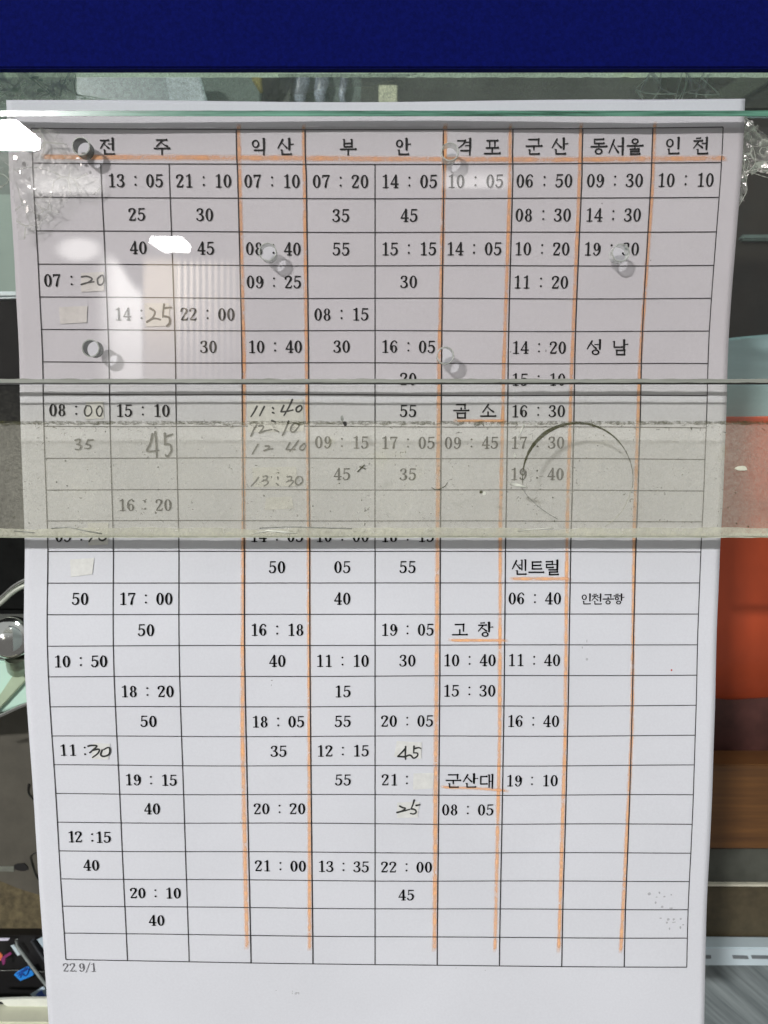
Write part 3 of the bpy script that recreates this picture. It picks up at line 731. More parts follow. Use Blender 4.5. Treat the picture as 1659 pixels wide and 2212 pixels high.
# the half round cut: thick at the upper left, thinning to the right
arc = []; r0 = []
for k in range(61):
    q = math.radians(188 - k*3.3)
    arc.append((1248+119*math.cos(q), 1034-119*math.sin(q)*1.0)); r0.append(k/60)
vs, fs = [], []
for i, ((x, y), t) in enumerate(zip(arc, r0)):
    wd = .8+7.5*math.exp(-((t-.30)/.17)**2)+3.0*math.exp(-((t-.6)/.16)**2)
    wd *= 1+.25*noise.noise(Vector((x*.1, y*.1, 0)))
    dx, dy = (x-1248)/119, (y-1034)/119
    for s in (-.3, .7):
        p = at(x+dx*wd*s, y+dy*wd*s, YL-.75); vs.append(p)
for i in range(60): fs.append((2*i, 2*i+1, 2*i+3, 2*i+2))
co = mesh('cut_line', vs, fs, GRIME, lower); m_ = co.modifiers.new('t', 'SOLIDIFY'); m_.thickness = .0001
# lower half of the round cut, faint
arc2 = [at(1248+119*math.cos(math.radians(a_))*.99, 1034-119*math.sin(math.radians(a_)), YL-.8) for a_ in range(-4, -64, -4)]
tube('faint_cut_line', arc2, .00010, BORDER, lower, 5)
arc3 = [at(x, y, YL-.8) for x, y in ((1126, 1052), (1140, 1072), (1160, 1092), (1182, 1108), (1205, 1122))]
tube('faint_cut_line', arc3, .00010, SEAM, lower, 5)
def scratch(pts, r, mat, Y=YL-.95, name='scratch', parent=None):
    return tube(name, [at(x, y, Y) for x, y in pts], r, mat, parent or lower, 5)
WHITEG = solid('bright_scratch', (.82, .84, .74), .3)
scratch([(1102, 1044), (1115, 1048), (1138, 1053)], [.00035, .0006, .0002], WHITEG)
scratch([(1133, 915), (1126, 930), (1118, 948)], [.0001, .00025, .0001], WHITEG)
scratch([(1111, 978), (1113, 985), (1112, 990)], [.0001, .0003, .0001], WHITEG)
scratch([(110, 1141), (150, 1139), (185, 1147), (220, 1153)], .00016, SEAM); scratch([(30, 1147), (55, 1149), (75, 1151)], .00014, SEAM)
scratch([(548, 1153), (580, 1146), (610, 1149), (640, 1152)], [.0001, .0002, .0003, .0001], WHITEG)
scratch([(560, 1141), (620, 1138), (690, 1140), (760, 1142)], .00016, SEAM)
scratch([(1120, 1147), (1160, 1143), (1195, 1141)], .00015, WHITEG)
scratch([(932, 1053), (940, 1058), (950, 1057), (962, 1050), (967, 1042)], .00012, GRIME, name='fibre')
scratch([(772, 1020), (782, 1010), (788, 1004)], .00022, GRIME, name='fibre'); scratch([(776, 1008), (783, 1010), (790, 1014)], .00018, GRIME, name='fibre')
def blob(name, px, py, Y, rx, ry, mat, parent, depth=.3, seed=0):
    pts = []
    for k in range(12):
        q = 2*math.pi*k/12; r = 1+.35*noise.noise(Vector((math.cos(q)+seed, math.sin(q), seed*2.1)))
        pts.append((px+rx*r*math.cos(q), py+ry*r*math.sin(q)))
    return slab(name, pts, Y, depth, mat, parent)
DARKSPECK = solid('dark_speck', (.012, .012, .010), .4)
CREAM = solid('dried_cream_spot', (.72, .72, .58), .6)
blob('speck', 745, 915, YL-1.1, 4, 5.5, DARKSPECK, lower, seed=1); blob('speck', 739, 904, YL-1.1, 3, 7, SEAM, lower, seed=2)
blob('speck', 1040, 1063, YL-1.1, 3.6, 3, GRIME, lower, seed=3); blob('speck', 1046, 1066, YL-1.1, 4, 3.6, WHITEG, lower, seed=4)
blob('paint_spot', 1602, 1012, YL-1.1, 12, 5.5, CREAM, lower, seed=5)
rs = random.Random(11)
for k in range(46):
    x, y = rs.uniform(0, 1620), rs.uniform(925, 1138)
    blob('speck', x, y, YL-.95, rs.uniform(.8, 1.7), rs.uniform(.8, 1.9), GRIME, lower, .1, seed=k)
# curled fibres trapped along the upper rim of the film
vs_n = 0
for k in range(90):
    x, y = rs.uniform(0, 1650), 914+abs(rs.gauss(0, 9))-3
    q = rs.uniform(0, 6.28); pts = [(x, y)]
    for j in range(3):
        q += rs.uniform(-1, 1); pts.append((pts[-1][0]+math.cos(q)*rs.uniform(2, 4.5), pts[-1][1]+math.sin(q)*rs.uniform(1.5, 3)))
    scratch(pts, .00006, GRIME, name='fibre')

# ------------------------------------------------------------------ blue board in front, above
BLUE = solid('navy_board', (.0029, .0060, .100), .85, var=.16, scale=1100, detail=3, spec=.03, bump=.25)
bo = empty('blue_board'); tag(bo, 'deep navy blue board edge running across the top in front of the glass', 'board')
BLUE.node_tree.nodes['Principled BSDF'].inputs['Sheen Weight'].default_value = .04
slab('panel', [(-420, -420), (2080, -420), (2080, 146.5), (-420, 146.5)], 209.5, 3.0, BLUE, bo, .35)

# ------------------------------------------------------------------ frosted strip at the foot of the rear glass behind the board
rear = empty('rear_glass_sheet'); tag(rear, 'dirty rear glass sheet with a frosted glue band just below the blue board', 'glass pane')
YR = 226.0
film('glass_body', [(-420, 60), (2080, 60), (2080, 246), (-420, 246)], YR+4, pane_mat('rear_glass', (.90, .93, .90), .06), rear, 3.0)
fb = [(x, 166+2.0*noise.noise(Vector((x*.05, 3, 0)))) for x in range(2080, -421, -14)]
film('frosted_band', [(-420, 90), (2080, 90)]+fb, YR, FROST, rear, .3)
hz = [(x, 232+4*noise.noise(Vector((x*.02, 3, 0)))) for x in range(2080, -421, -20)]
film('thin_residue', [(-420, 166), (2080, 166)]+hz, YR+.4, FILM2, rear, .2)
film('milky_smear', [(600, 160), (905, 160), (830, 176), (800, 186), (735, 190), (700, 186), (660, 205), (610, 200)], YR-.3, FILM2, rear, .1)

# ------------------------------------------------------------------ clear tape
def MATS_get(n): return MATS.get(n) or tape_mat(n, .16, .13)
def inpoly(x, y, P_):
    c = False; j = len(P_)-1
    for i in range(len(P_)):
        if (P_[i][1] > y) != (P_[j][1] > y) and x < (P_[j][0]-P_[i][0])*(y-P_[i][1])/(P_[j][1]-P_[i][1])+P_[i][0]: c = not c
        j = i
    return c
def tape(name, poly, Y, amp, step, parent, mat=TAPE, seed=0, rag=0, facet=False):
    xs = [p[0] for p in poly]; ys = [p[1] for p in poly]
    rf = random.Random(seed); nx = int((max(xs)-min(xs))/step)+1; ny = int((max(ys)-min(ys))/step)+1
    vs = []; fs = []
    for j in range(ny+1):
        for i in range(nx+1):
            x, y = min(xs)+i*step, min(ys)+j*step
            d = amp*(noise.noise(Vector((x*.02, y*.02, seed)))+.5*noise.noise(Vector((x*.06, y*.06, seed+3)))+.35*abs(noise.noise(Vector((x*.03+y*.02, y*.01, seed+8)))))
            jx, jy = (rf.uniform(-.35, .35)*step, rf.uniform(-.35, .35)*step) if facet else (0, 0)
            if facet: d += rf.uniform(-.9, .9)*amp
            vs.append(at(x+jx, y+jy, Y)+Vector((0, d*.001, 0)))
    for j in range(ny):
        for i in range(nx):
            cx, cy = min(xs)+(i+.5)*step, min(ys)+(j+.5)*step
            if rag: cx += rag*noise.noise(Vector((cx*.1, cy*.1, seed))); cy += rag*noise.noise(Vector((cy*.1, cx*.1, seed+5)))
            if inpoly(cx, cy, poly): a_ = j*(nx+1)+i; fs.append((a_, a_+nx+1, a_+nx+2, a_+1))
    o = mesh(name, vs, fs, mat, parent, True)
    if facet: o.data.shade_flat()
    bm = bmesh.new(); bm.from_mesh(o.data); bmesh.ops.delete(bm, geom=[v for v in bm.verts if not v.link_faces], context='VERTS'); bm.to_mesh(o.data); bm.free()
    m_ = o.modifiers.new('t', 'SOLIDIFY'); m_.thickness = .00005
    return o
def crease(pts, Y, parent, r=.00016, mat=TAPEEDGE, name='crease'):
    Q = catmull([(x, y, 0) for x, y in pts], 4) if len(pts) > 2 else [(x, y, 0) for x, y in pts]
    n = len(Q); rad = [r*(.45+.75*abs(noise.noise(Vector((q[0]*.08, q[1]*.08, 1))))*1.6) for q in Q]
    return tube(name, [at(q[0]+.8*noise.noise(Vector((q[1]*.2, 0, 0))), q[1]+.8*noise.noise(Vector((q[0]*.2, 1, 0))), Y) for q in Q], rad, mat, parent, 5)
TY = 217.7
LITFOLD = film_mat('backlit_tape_fold', (.85, .93, .85), .6, .98, 0, False, 900, back=.75)
t1 = empty('clear_tape'); tag(t1, 'crumpled clear tape over the upper left corner of the sheet, full of air bubbles', 'adhesive tape')
tape('tape_film', [(-60, 262), (25, 262), (118, 278), (150, 325), (175, 372), (220, 385), (215, 420), (150, 428), (122, 465), (70, 505), (42, 520), (36, 470), (22, 375), (-20, 372), (-60, 380)], TY+.25, .3, 3, t1, seed=1, rag=8)
for pts in ([(35, 395), (45, 430), (60, 470), (70, 500)], [(68, 418), (90, 428), (108, 442), (112, 455)], [(110, 458), (95, 470), (80, 492), (72, 500)], [(10, 350), (25, 362), (40, 372)],
            [(85, 276), (110, 292), (130, 325), (150, 352)], [(30, 366), (80, 362), (130, 378)]): crease(pts, TY, t1, .00009)
BUB = solid('air_bubble_glint', (.62, .64, .60), .15)  # bubble glints put into the colour as pale grey
for k, (x, y, rx, ry) in enumerate(((33, 340, 4, 5), (63, 403, 3.4, 4), (53, 436, 3, 4), (59, 452, 3, 8), (110, 415, 2, 2), (168, 342, 4, 2), (180, 331, 5, 2), (175, 356, 2, 3), (43, 372, 2, 4), (2, 247, 4, 5), (14, 246, 3, 5), (137, 405, 2, 1.5), (75, 408, 3, 2))):
    blob('air_bubble', x, y, TY-.1, rx, ry, BUB, t1, .2, k)
t2 = empty('clear_tape'); tag(t2, 'wrinkled clear tape fan above the sheet top left, under the blue board', 'adhesive tape')
tape('tape_film', [(-60, 150), (160, 150), (163, 172), (168, 206), (220, 214), (262, 220), (200, 226), (-60, 226), (-60, 190)], 223.5, 1.2, 3, t2, tape_mat('hazy_tape', .35, .004), seed=5, rag=6)
for pts in ([(40, 152), (70, 172), (100, 197), (120, 216)], [(46, 150), (76, 170), (106, 195), (126, 214)], [(150, 158), (138, 180), (130, 205)], [(164, 160), (160, 185), (166, 205)],
            [(166, 205), (190, 212), (214, 217)], [(168, 209), (188, 216), (206, 220)], [(166, 204), (210, 211), (262, 219)], [(0, 206), (25, 196), (55, 180)]): crease(pts, 223.0, t2, .00018, LITFOLD)
for k, (x, y, rx, ry) in enumerate(((76, 167, 9, 3), (88, 173, 5, 2), (32, 194, 8, 5), (87, 195, 7, 4), (48, 210, 4, 4))): blob('air_bubble', x, y, 222.9, rx, ry, LITFOLD, t2, .2, k)
t3 = empty('clear_tape'); tag(t3, 'folded clear tape bow hanging above the sheet near its upper right corner', 'adhesive tape')
tape('tape_film', [(1372, 196), (1385, 182), (1400, 150), (1500, 150), (1560, 172), (1530, 205), (1500, 214), (1410, 216), (1384, 214)], 223.5, .6, 10, t3, TAPE, seed=9, rag=5)
for pts in ([(1373, 193), (1395, 201), (1430, 203), (1460, 202)], [(1373, 194), (1383, 207), (1390, 216)], [(1374, 191), (1388, 178), (1400, 168)], [(1474, 150), (1468, 180), (1458, 216)], [(1492, 150), (1482, 185), (1472, 216)],
            [(1486, 200), (1520, 205), (1554, 203)], [(1552, 202), (1528, 180), (1515, 168)], [(1484, 152), (1480, 185), (1466, 214)]): crease(pts, 223.0, t3, .00020, LITFOLD)
t4 = empty('clear_tape'); tag(t4, 'long crumpled clear tape strip hanging down beside the upper right edge of the sheet', 'adhesive tape')
tape('tape_film', [(1600, 256), (1614, 252), (1640, 285), (1720, 320), (1720, 392), (1660, 376), (1612, 372), (1612, 418), (1586, 462), (1583, 440), (1588, 400), (1597, 330)], 221.5, .9, 11, t4, MATS_get('crumpled_tape'), seed=13, rag=4, facet=True)
for pts in ([(1606, 258), (1604, 300), (1608, 350), (1612, 390), (1612, 416), (1588, 458)], [(1636, 270), (1622, 300), (1630, 330), (1632, 350), (1622, 365), (1612, 372)], [(1612, 372), (1630, 375), (1659, 384), (1690, 392)],
            [(1630, 352), (1645, 366), (1668, 372)], [(1612, 255), (1640, 282), (1690, 312)], [(1606, 330), (1618, 350), (1612, 370)], [(1598, 300), (1602, 345), (1610, 385)], [(1614, 372), (1640, 364), (1668, 362)],
            [(1600, 340), (1596, 380), (1590, 430)]): crease(pts, 220.6, t4, .00015)
pts = [(1650+9*math.cos(q*.7), 327+9*math.sin(q*.7)) for q in range(10)]; crease(pts, 220.6, t4, .00014)
for k, (x, y, rx, ry) in enumerate(((1605, 262, 5, 7), (1600, 352, 2.5, 5), (1644, 370, 3, 3), (1658, 373, 3, 2), (1612, 372, 2, 2))): blob('air_bubble', x, y, 220.4, rx, ry, BUB, t4, .2, k)
t5 = empty('clear_tape'); tag(t5, 'short scrap of clear tape at the left border beside the header row', 'adhesive tape')
tape('tape_film', [(-60, 372), (20, 362), (30, 395), (12, 402), (0, 410), (-60, 430)], 223, 1.5, 3, t5, seed=21)
crease([(0, 405), (15, 395), (24, 375)], 222.4, t5); crease([(0, 375), (12, 380), (22, 392)], 222.4, t5)

# ------------------------------------------------------------------ things behind the sheet
def thing(name, label, cat, build, group=None):
    e = empty(name); tag(e, label, cat, group); build(e); return e
# dark monitor, left
def b(e):
    slab('housing', [(-260, 648), (-40, 636), (20, 634), (120, 640), (190, 660), (190, 1330), (-260, 1330)], 300, 60, solid('black_plastic_housing', (.006, .0065, .006), .7, spec=.08, var=.3, scale=120), e, 3)
    slab('top_highlight_strip', [(-260, 640), (-40, 629), (60, 628), (60, 643), (-40, 645), (-260, 655)], 298, 6, solid('housing_highlight', (.50, .62, .62), .35), e, 1)  # highlight along the housing top painted as a pale strip
thing('monitor', 'dark rounded plastic equipment housing behind the left edge of the sheet', 'equipment', b)
# pale green wall panel behind it, upper left
GREENP = solid('pale_green_panel', (.27, .38, .32), .6, var=.06, scale=18)
tag(slab('partition_panel', [(-420, 420), (560, 420), (560, 760), (-420, 760)], 410, 8, GREENP), 'pale green partition panel seen left of the sheet above the dark housing', 'panel')
tag(slab('partition_panel', [(-420, 130), (560, 130), (560, 438), (-420, 438)], 416, 8, solid('grey_green_panel', (.16, .22, .19), .6, var=.1, scale=15)), 'darker grey green panel at the upper left behind the tape', 'panel')
# chrome mirror dome on a mint dish
CHROME = solid('polished_steel', (.62, .63, .60), .12, 1.0, var=.04, scale=60)
MINT = solid('mint_enamel', (.56, .80, .67), .4, var=.03, scale=20)
def b(e):
    c = at(28, 1500, 268)
    def disc(name, cx, cy, Y, rx, ry, mat, ytilt, th):
        n = 64; vs = []; 
        o = at(cx, cy, Y)
        for dz in (0, -th):
            for k in range(n):
                q = 2*math.pi*k/n; vs.append(o+Vector((rx*math.cos(q), ry*math.sin(q)*math.cos(ytilt), ry*math.sin(q)*math.sin(ytilt)+dz))*.001)
        fs = [tuple(range(n)), tuple(range(2*n-1, n-1, -1))]+[(k, n+k, n+(k+1) % n, (k+1) % n) for k in range(n)]
        return mesh(name, vs, fs, mat, e)
    slab('dish', [(-260, 1395), (0, 1428), (90, 1440), (190, 1450), (190, 1490), (60, 1518), (0, 1540), (-120, 1580), (-260, 1590)], 284, 2.5, MINT, e, .5)
    slab('raised_lip', [(-60, 1560), (0, 1500), (40, 1440), (60, 1420), (120, 1400), (120, 1448), (56, 1470), (10, 1520), (-40, 1570)], 282, 1.2, solid('mint_lip', (.42, .52, .36), .4, var=.1, scale=60), e, .4)
    lo = catmull([(-160, 1600, 0), (-60, 1568, 0), (0, 1546, 0), (60, 1520, 0), (130, 1506, 0)], 6)
    tube('steel_rim', [at(x, y, 281) for x, y, _ in lo], .0007, CHROME, e, 10)
    up = catmull([(-120, 1372, 0), (-50, 1330, 0), (0, 1296, 0), (30, 1270, 0), (62, 1254, 0), (120, 1240, 0)], 6)
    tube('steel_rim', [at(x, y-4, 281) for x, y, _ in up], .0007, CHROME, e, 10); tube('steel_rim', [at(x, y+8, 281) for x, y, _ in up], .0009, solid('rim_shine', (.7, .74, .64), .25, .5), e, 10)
tray = thing('round_dish', 'round mint green dish with a shiny steel rim at the left edge', 'dish', b)
def b(e):
    bm = bmesh.new(); bmesh.ops.create_uvsphere(bm, u_segments=48, v_segments=32, radius=.0078)
    me = bpy.data.meshes.new('ball'); bm.to_mesh(me); bm.free(); me.shade_smooth(); me.materials.append(CHROME)
    o = bpy.data.objects.new('ball', me); C.objects.link(o); o.parent = e; o.location = at(26, 1377, 268)
    tube('stem', [at(34, 1412, 269), at(38, 1426, 272), at(40, 1440, 280)], .0042, solid('brushed_stem', (.34, .38, .28), .35, .6), e, 16)
thing('steel_ball', 'shiny steel ball knob on the mint dish beside the left edge of the sheet', 'knob', b)
# grey-brown machine cover, lower left
def b(e):
    COV = solid('grey_brown_cover', (.085, .078, .060), .55, var=.10, scale=90)
    slab('cover', [(-420, 1515), (-200, 1540), (60, 1505), (240, 1500), (240, 1980), (84, 1938), (40, 1925), (-20, 1900), (-420, 1840)], 318, 20, COV, e, 1.5)
    blob('round_hole', 45, 1874, 317.6, 14.5, 9, solid('hole_black', (.004, .003, .003), .7), e, .5, 2)
    crease([(92, 1840), (76, 1842), (66, 1850), (68, 1862), (76, 1888), (86, 1903)], 317.4, e, .0004, DARKSEAL, 'slot_outline')
    crease([(63, 1694), (60, 1706), (64, 1718), (74, 1728)], 317.4, e, .0006, DARKSEAL, 'slot_outline')
    slab('seam_step', [(-60, 1870), (30, 1872), (30, 1883), (-60, 1881)], 317.7, .4, solid('cover_step', (.16, .17, .14), .5), e)
thing('machine_cover', 'grey brown machine cover with one round hole behind the lower left of the sheet', 'machine cover', b)
tag(slab('cork_mat', [(-420, 1820), (300, 1860), (300, 2026), (-420, 2026)], 345, 10, solid('speckled_tan', (.120, .096, .048), .8, var=.3, scale=260, detail=5), None, .8), 'speckled tan board below the grey machine cover, lower left', 'board')
def b(e):
    slab('panel', [(-420, 2020), (300, 2020), (300, 2400), (-420, 2400)], 340, 8, solid('black_counter', (.006, .0055, .006), .5, var=.3, scale=200), e)
    slab('rib', [(66, 2034), (72, 2034), (130, 2120), (130, 2132)], 338, 2, solid('dark_rib', (.06, .065, .075), .5), e)
    crease([(-40, 2098), (30, 2096), (60, 2098), (110, 2100)], 336, e, .00018, SEAM, 'scratch')
thing('display_panel', 'black panel carrying small coloured stickers in the lower left corner', 'panel', b)
def stick(name, label, cat, pts, col, marks=None):
    def b(e):
        slab('sheet', pts, 335, .4, solid(name+'_face_'+str(int(pts[0][0])), col, .5, var=.04), e)
        if marks: marks(e)
    thing(name, label, cat, b)
stick('sticker', 'narrow pale white sticker on the black panel, lower left', 'sticker', [(23, 2043), (30, 2041), (44, 2062), (38, 2065)], (.52, .62, .66))
def mk(e):
    crease([(40, 2108), (46, 2102), (62, 2092), (56, 2108), (48, 2104), (43, 2112)], 334.4, e, .00035, solid('blue_mark', (.01, .06, .35), .5), 'mark')
    crease([(36, 2104), (48, 2097), (60, 2088)], 334.4, e, .0003, MATS['blue_mark'], 'mark')
stick('sticker', 'bright blue tag with dark zigzag marks on the black panel, lower left', 'sticker', [(30, 2106), (36, 2100), (61, 2087), (73, 2104), (70, 2108), (44, 2119)], (.02, .26, .78), mk)
def mk(e): slab('print', [(76, 2150), (84, 2143), (90, 2140), (94, 2148), (100, 2152), (90, 2154)], 334.3, .2, solid('blue_print', (.08, .16, .55), .5), e)
stick('sticker', 'white tag with a blue print above the torn white paper, lower left', 'sticker', [(66, 2148), (90, 2133), (94, 2132), (106, 2150), (106, 2158), (72, 2158)], (.55, .68, .76), mk)
stick('sticker', 'pale blue sticker right of the clear rod at the sheet edge, lower left', 'sticker', [(80, 2030), (92, 2024), (120, 2024), (120, 2070), (96, 2052)], (.42, .52, .58))
stick('sticker', 'magenta Y shaped mark on the black panel at the left border', 'sticker', [(2, 2070), (10, 2064), (22, 2057), (25, 2061), (12, 2070), (10, 2082), (6, 2085), (4, 2078)], (.22, .025, .13))
stick('sticker', 'small orange dot at the left border on the black panel', 'sticker', [(-8, 2060), (0, 2058), (5, 2064), (4, 2072), (-2, 2077), (-8, 2076)], (.75, .17, .07))
stick('sticker', 'white scrap at the left border just under the tan board', 'sticker', [(-60, 2027), (21, 2027), (17, 2032), (-60, 2034)], (.62, .6, .72))
tag(tube('clear_rod', [at(35, 2030, 330), at(37, 2044, 330), at(64, 2081, 330), at(104, 2134, 330), at(150, 2195, 330)], .0007, solid('frosted_rod', (.30, .33, .32), .25)), 'thin frosted rod running diagonally across the black panel, lower left', 'rod')
def b(e):
    pts = [(-60, 2158), (0, 2159), (50, 2157), (240, 2157), (240, 2196), (110, 2183), (96, 2184), (91, 2190), (84, 2181), (60, 2178), (22, 2176), (10, 2171), (4, 2164), (-60, 2162)]
    slab('sheet', pts, 322, 1.2, solid('torn_white_paper', (.74, .76, .68), .7, var=.05, scale=90, bump=.8), e)
thing('torn_paper', 'torn white paper strip with a ragged lower edge in the lower left corner', 'paper', b)
tag(slab('shelf_edge', [(-420, 2208), (260, 2211), (260, 2420), (-420, 2420)], 312, 12, solid('cream_shelf', (.66, .67, .52), .5, var=.05, scale=60), None, .8), 'cream shelf front edge at the very bottom left', 'shelf')
tag(tube('cable', [at(-30, 2180, 326), at(0, 2182, 326), at(18, 2187, 326), at(32, 2196, 326), at(44, 2212, 326)], .0005, solid('grey_cable', (.12, .12, .10), .4)), 'thin grey cable bending behind the cream shelf edge, lower left', 'cable')

# right side
def b(e):
    vs, fs = [], []
    for k in range(41):
        t = k/40; py = 900+612*t
        for x in [1480+8*q for q in range(41)]+[2080]:
            yy = 326+26*max(0, (t-.72)/.28)**2.0+2.2*noise.noise(Vector((x*.012-t*1.5, t*3.0, 2)))
            vs.append(at(x, py, yy))
    for k in range(40):
        for q in range(41): fs.append((k*42+q, (k+1)*42+q, (k+1)*42+q+1, k*42+q+1))
    o = mesh('cover', vs, fs, solid('orange_red_plastic', (.46, .070, .022), .42, var=.10, scale=30, stretch=(1, 1, .4)), e, True)
    mm_ = o.modifiers.new('t', 'SOLIDIFY'); mm_.thickness = .002; mm_.offset = 1
    slab('base', [(1480, 1470), (1480, 1655), (2080, 1655), (2080, 1470)], 347, 10, solid('maroon_plastic', (.075, .028, .023), .5, var=.2, scale=60), e, 2)
thing('red_box', 'glossy orange red box with a maroon base behind the right edge of the sheet', 'box', b)
def b(e):
    slab('board', [(1440, 1652), (1440, 1834), (2080, 1834), (2080, 1652)], 322, 16, solid('brown_wood', (.155, .068, .018), .5, var=.1, scale=14, detail=8, stretch=(1, 1, 28), col2=(.075, .032, .010)), e, .6)
thing('wood_board', 'brown striped wooden board below the red box on the right', 'board', b)
tag(slab('metal_rail', [(1440, 1834), (1440, 1910), (2080, 1910), (2080, 1834)], 328, 10, solid('grey_green_metal', (.09, .095, .078), .45, .2, var=.15, scale=70)), 'grey green metal rail under the wooden board on the right', 'rail')
tag(slab('metal_trim', [(1440, 1910), (1440, 1914), (2080, 1917), (2080, 1912)], 324, 2, solid('bright_trim', (.62, .60, .48), .3)), 'thin bright trim line under the grey green rail on the right', 'trim')
tag(slab('olive_drawer_front', [(1440, 1914), (1440, 2046), (2080, 2052), (2080, 1917)], 327, 12, solid('olive_brown', (.075, .060, .032), .6, var=.14, scale=200), None, .4), 'olive brown drawer front on the lower right beside the sheet', 'drawer front')
def b(e):
    PL = solid('pale_blue_plastic', (.56, .66, .70), .4, var=.05, scale=30)
    slab('body', [(1440, 2046), (2080, 2052), (2080, 2090), (1440, 2086)], 318, 8, PL, e, .5)
    SL = solid('slot_grey', (.16, .18, .19), .5)
    for x0, x1 in ((1582, 1615), (1623, 1670), (1680, 1725)): slab('slot', [(x0, 2064), (x1, 2065), (x1+3, 2072), (x0+2, 2071)], 317.7, .4, SL, e)
    slab('slot', [(1525, 2064), (1536, 2064), (1536, 2071), (1525, 2071)], 317.7, .4, SL, e)
thing('slotted_ledge', 'pale blue plastic ledge with dark slots at the lower right beside the sheet', 'ledge', b)
tag(slab('grey_wood_floor', [(1440, 2086), (2080, 2090), (2080, 2420), (1440, 2420)], 338, 8, solid('grey_wood_grain', (.25, .29, .29), .6, var=.1, scale=26, detail=10, stretch=(16, 1, .7), col2=(.09, .11, .115), rot=(0, math.radians(48), 0))), 'grey diagonal wood grain surface in the lower right corner', 'counter top')
def b(e):
    slab('body', [(1480, 735), (1560, 732), (1600, 727), (1659, 722), (2080, 700), (2080, 930), (1480, 930)], 345, 14, solid('pale_teal_plastic', (.36, .56, .56), .5, var=.05, scale=10, detail=5, stretch=(1, 1, 14)), e, 1)
thing('teal_bin', 'pale teal ribbed plastic bin above the red box on the right', 'bin', b)
def b(e):
    slab('door', [(1440, 120), (2080, 120), (2080, 770), (1440, 770)], 400, 12, solid('dark_green_brown', (.008, .013, .009), .5, var=.35, scale=22, col2=(.013, .010, .003)), e)
    slab('rail', [(1603, 506), (2080, 504), (2080, 520), (1603, 518)], 396, 6, solid('dull_teal_rail', (.10, .16, .14), .4), e, .8)
    slab('diagonal_brace', [(1570, 232), (1520, 214), (1600, 165), (1700, 110), (1760, 110), (1700, 150), (1640, 190)], 396, 6, solid('dull_olive_brace', (.07, .085, .06), .5), e, .5)
thing('dark_cabinet', 'dark green brown cabinet with a dull horizontal rail behind the right margin of the sheet', 'cabinet', b)

# seen through the gap above the sheet
def b(e): slab('cover', [(165, 120), (418, 120), (452, 240), (165, 240)], 392, 6, solid('pale_blue_cover', (.34, .42, .44), .3, var=.1, scale=10), e, .5)
thing('binder', 'pale blue grey binder leaning behind the gap above the sheet, left of centre', 'binder', b)
def b(e):
    slab('glare_face', [(350, 120), (417, 120), (451, 240), (370, 240)], 390, 3, solid('pale_glare', (.62, .72, .76), .5), e, .5)  # glare at the binder's right end put in as a paler slab
thing('paper_folder', 'bright pale paper folder leaning on the blue grey binder above the sheet', 'folder', b)  # pale slab for the bright right end of the binder
def b(e):
    n = 24
    tube('bottle_body', [at(597, 120, 380), at(597, 170, 380), at(592, 200, 380), at(590, 222, 380)], [.0078, .0078, .006, .004], solid('black_bottle', (.010, .009, .009), .25), e, 24)
    tube('yellow_label', [at(552, 130, 378), at(556, 170, 378), at(566, 200, 378)], [.0028, .0028, .001], solid('yellow_label', (.42, .36, .10), .5), e, 16)
thing('black_bottle', 'dark bottle with a yellow label behind the gap above the sheet', 'bottle', b)
PLAST = solid('clear_plastic_bag', (.50, .56, .66), .25, var=.3, scale=60)
def b(e):
    for x, w_ in ((648, .0042), (692, .0036), (740, .002)): tube('fold', [at(x, 130, 385), at(x+4, 175, 385), at(x-2, 205, 385), at(x+3, 232, 385)], [w_*.6, w_, w_*.8, w_*.5], PLAST, e, 14)
    slab('sheet', [(630, 130), (782, 130), (778, 235), (625, 235)], 390, 1, solid('grey_plastic_sheet', (.17, .22, .20), .4, var=.25, scale=50), e)
thing('plastic_bag', 'shiny bluish plastic bag right of the dark bottle above the sheet', 'plastic bag', b)
tag(slab('cream_post', [(818, 183), (858, 183), (858, 250), (818, 250)], 384, 8, solid('cream_painted_post', (.80, .82, .60), .5, var=.03), None, .4), 'short cream post standing behind the gap above the sheet near its middle', 'post')
tag(slab('grey_shelf_back', [(-420, 60), (2080, 60), (2080, 330), (-420, 330)], 430, 6, solid('olive_grey_panel', (.085, .095, .080), .6, var=.3, scale=35)), 'olive grey shelf back visible along the gap above the sheet', 'shelf back')
tag(slab('wall', [(-900, -400), (2600, -400), (2600, 2900), (-900, 2900)], 520, 10, solid('office_wall', (.08, .085, .075), .8)), kind='structure')

# ------------------------------------------------------------------ hall behind the viewer: what the glass mirrors
MIRY = YU
def mirror(px, py, dist=None, zc=None):        # where the thing stands that the pane shows at (px, py)
    p = at(px, py, MIRY); r = ray(px, py); d = Vector((r.x, -r.y, r.z))
    k = (zc - p.z)/d.z if zc is not None else dist/abs(d.y)
    return p + d*k
LAMP = emit('lit_ceiling_panel', (1, 1, 1), 40.0)
KEY = emit('bright_ceiling_panel', (1, .98, .975), 980.0)
SOFT = emit('dim_glare_panel', (1, .99, .97), 2.2)
def lamp(label, pts, mat, zc=1.45):
    v = [mirror(x, y, zc=zc) for x, y in pts]; bk = [q+Vector((0, 0, .03)) for q in v]
    e = empty('ceiling_lamp_or_glow'); tag(e, label, 'ceiling lamp', 'ceiling lamps mirrored in the glass')
    bm = tri_prism(v, bk); me = bpy.data.meshes.new('diffuser'); bm.to_mesh(me); bm.free(); me.materials.append(mat)
    o = bpy.data.objects.new('diffuser', me); C.objects.link(o); o.parent = e
lamp('glaring white ceiling lamp mirrored at the upper left border beside the header row', [(-100, 322), (82, 322), (84, 315), (34, 275), (-100, 275)], KEY)
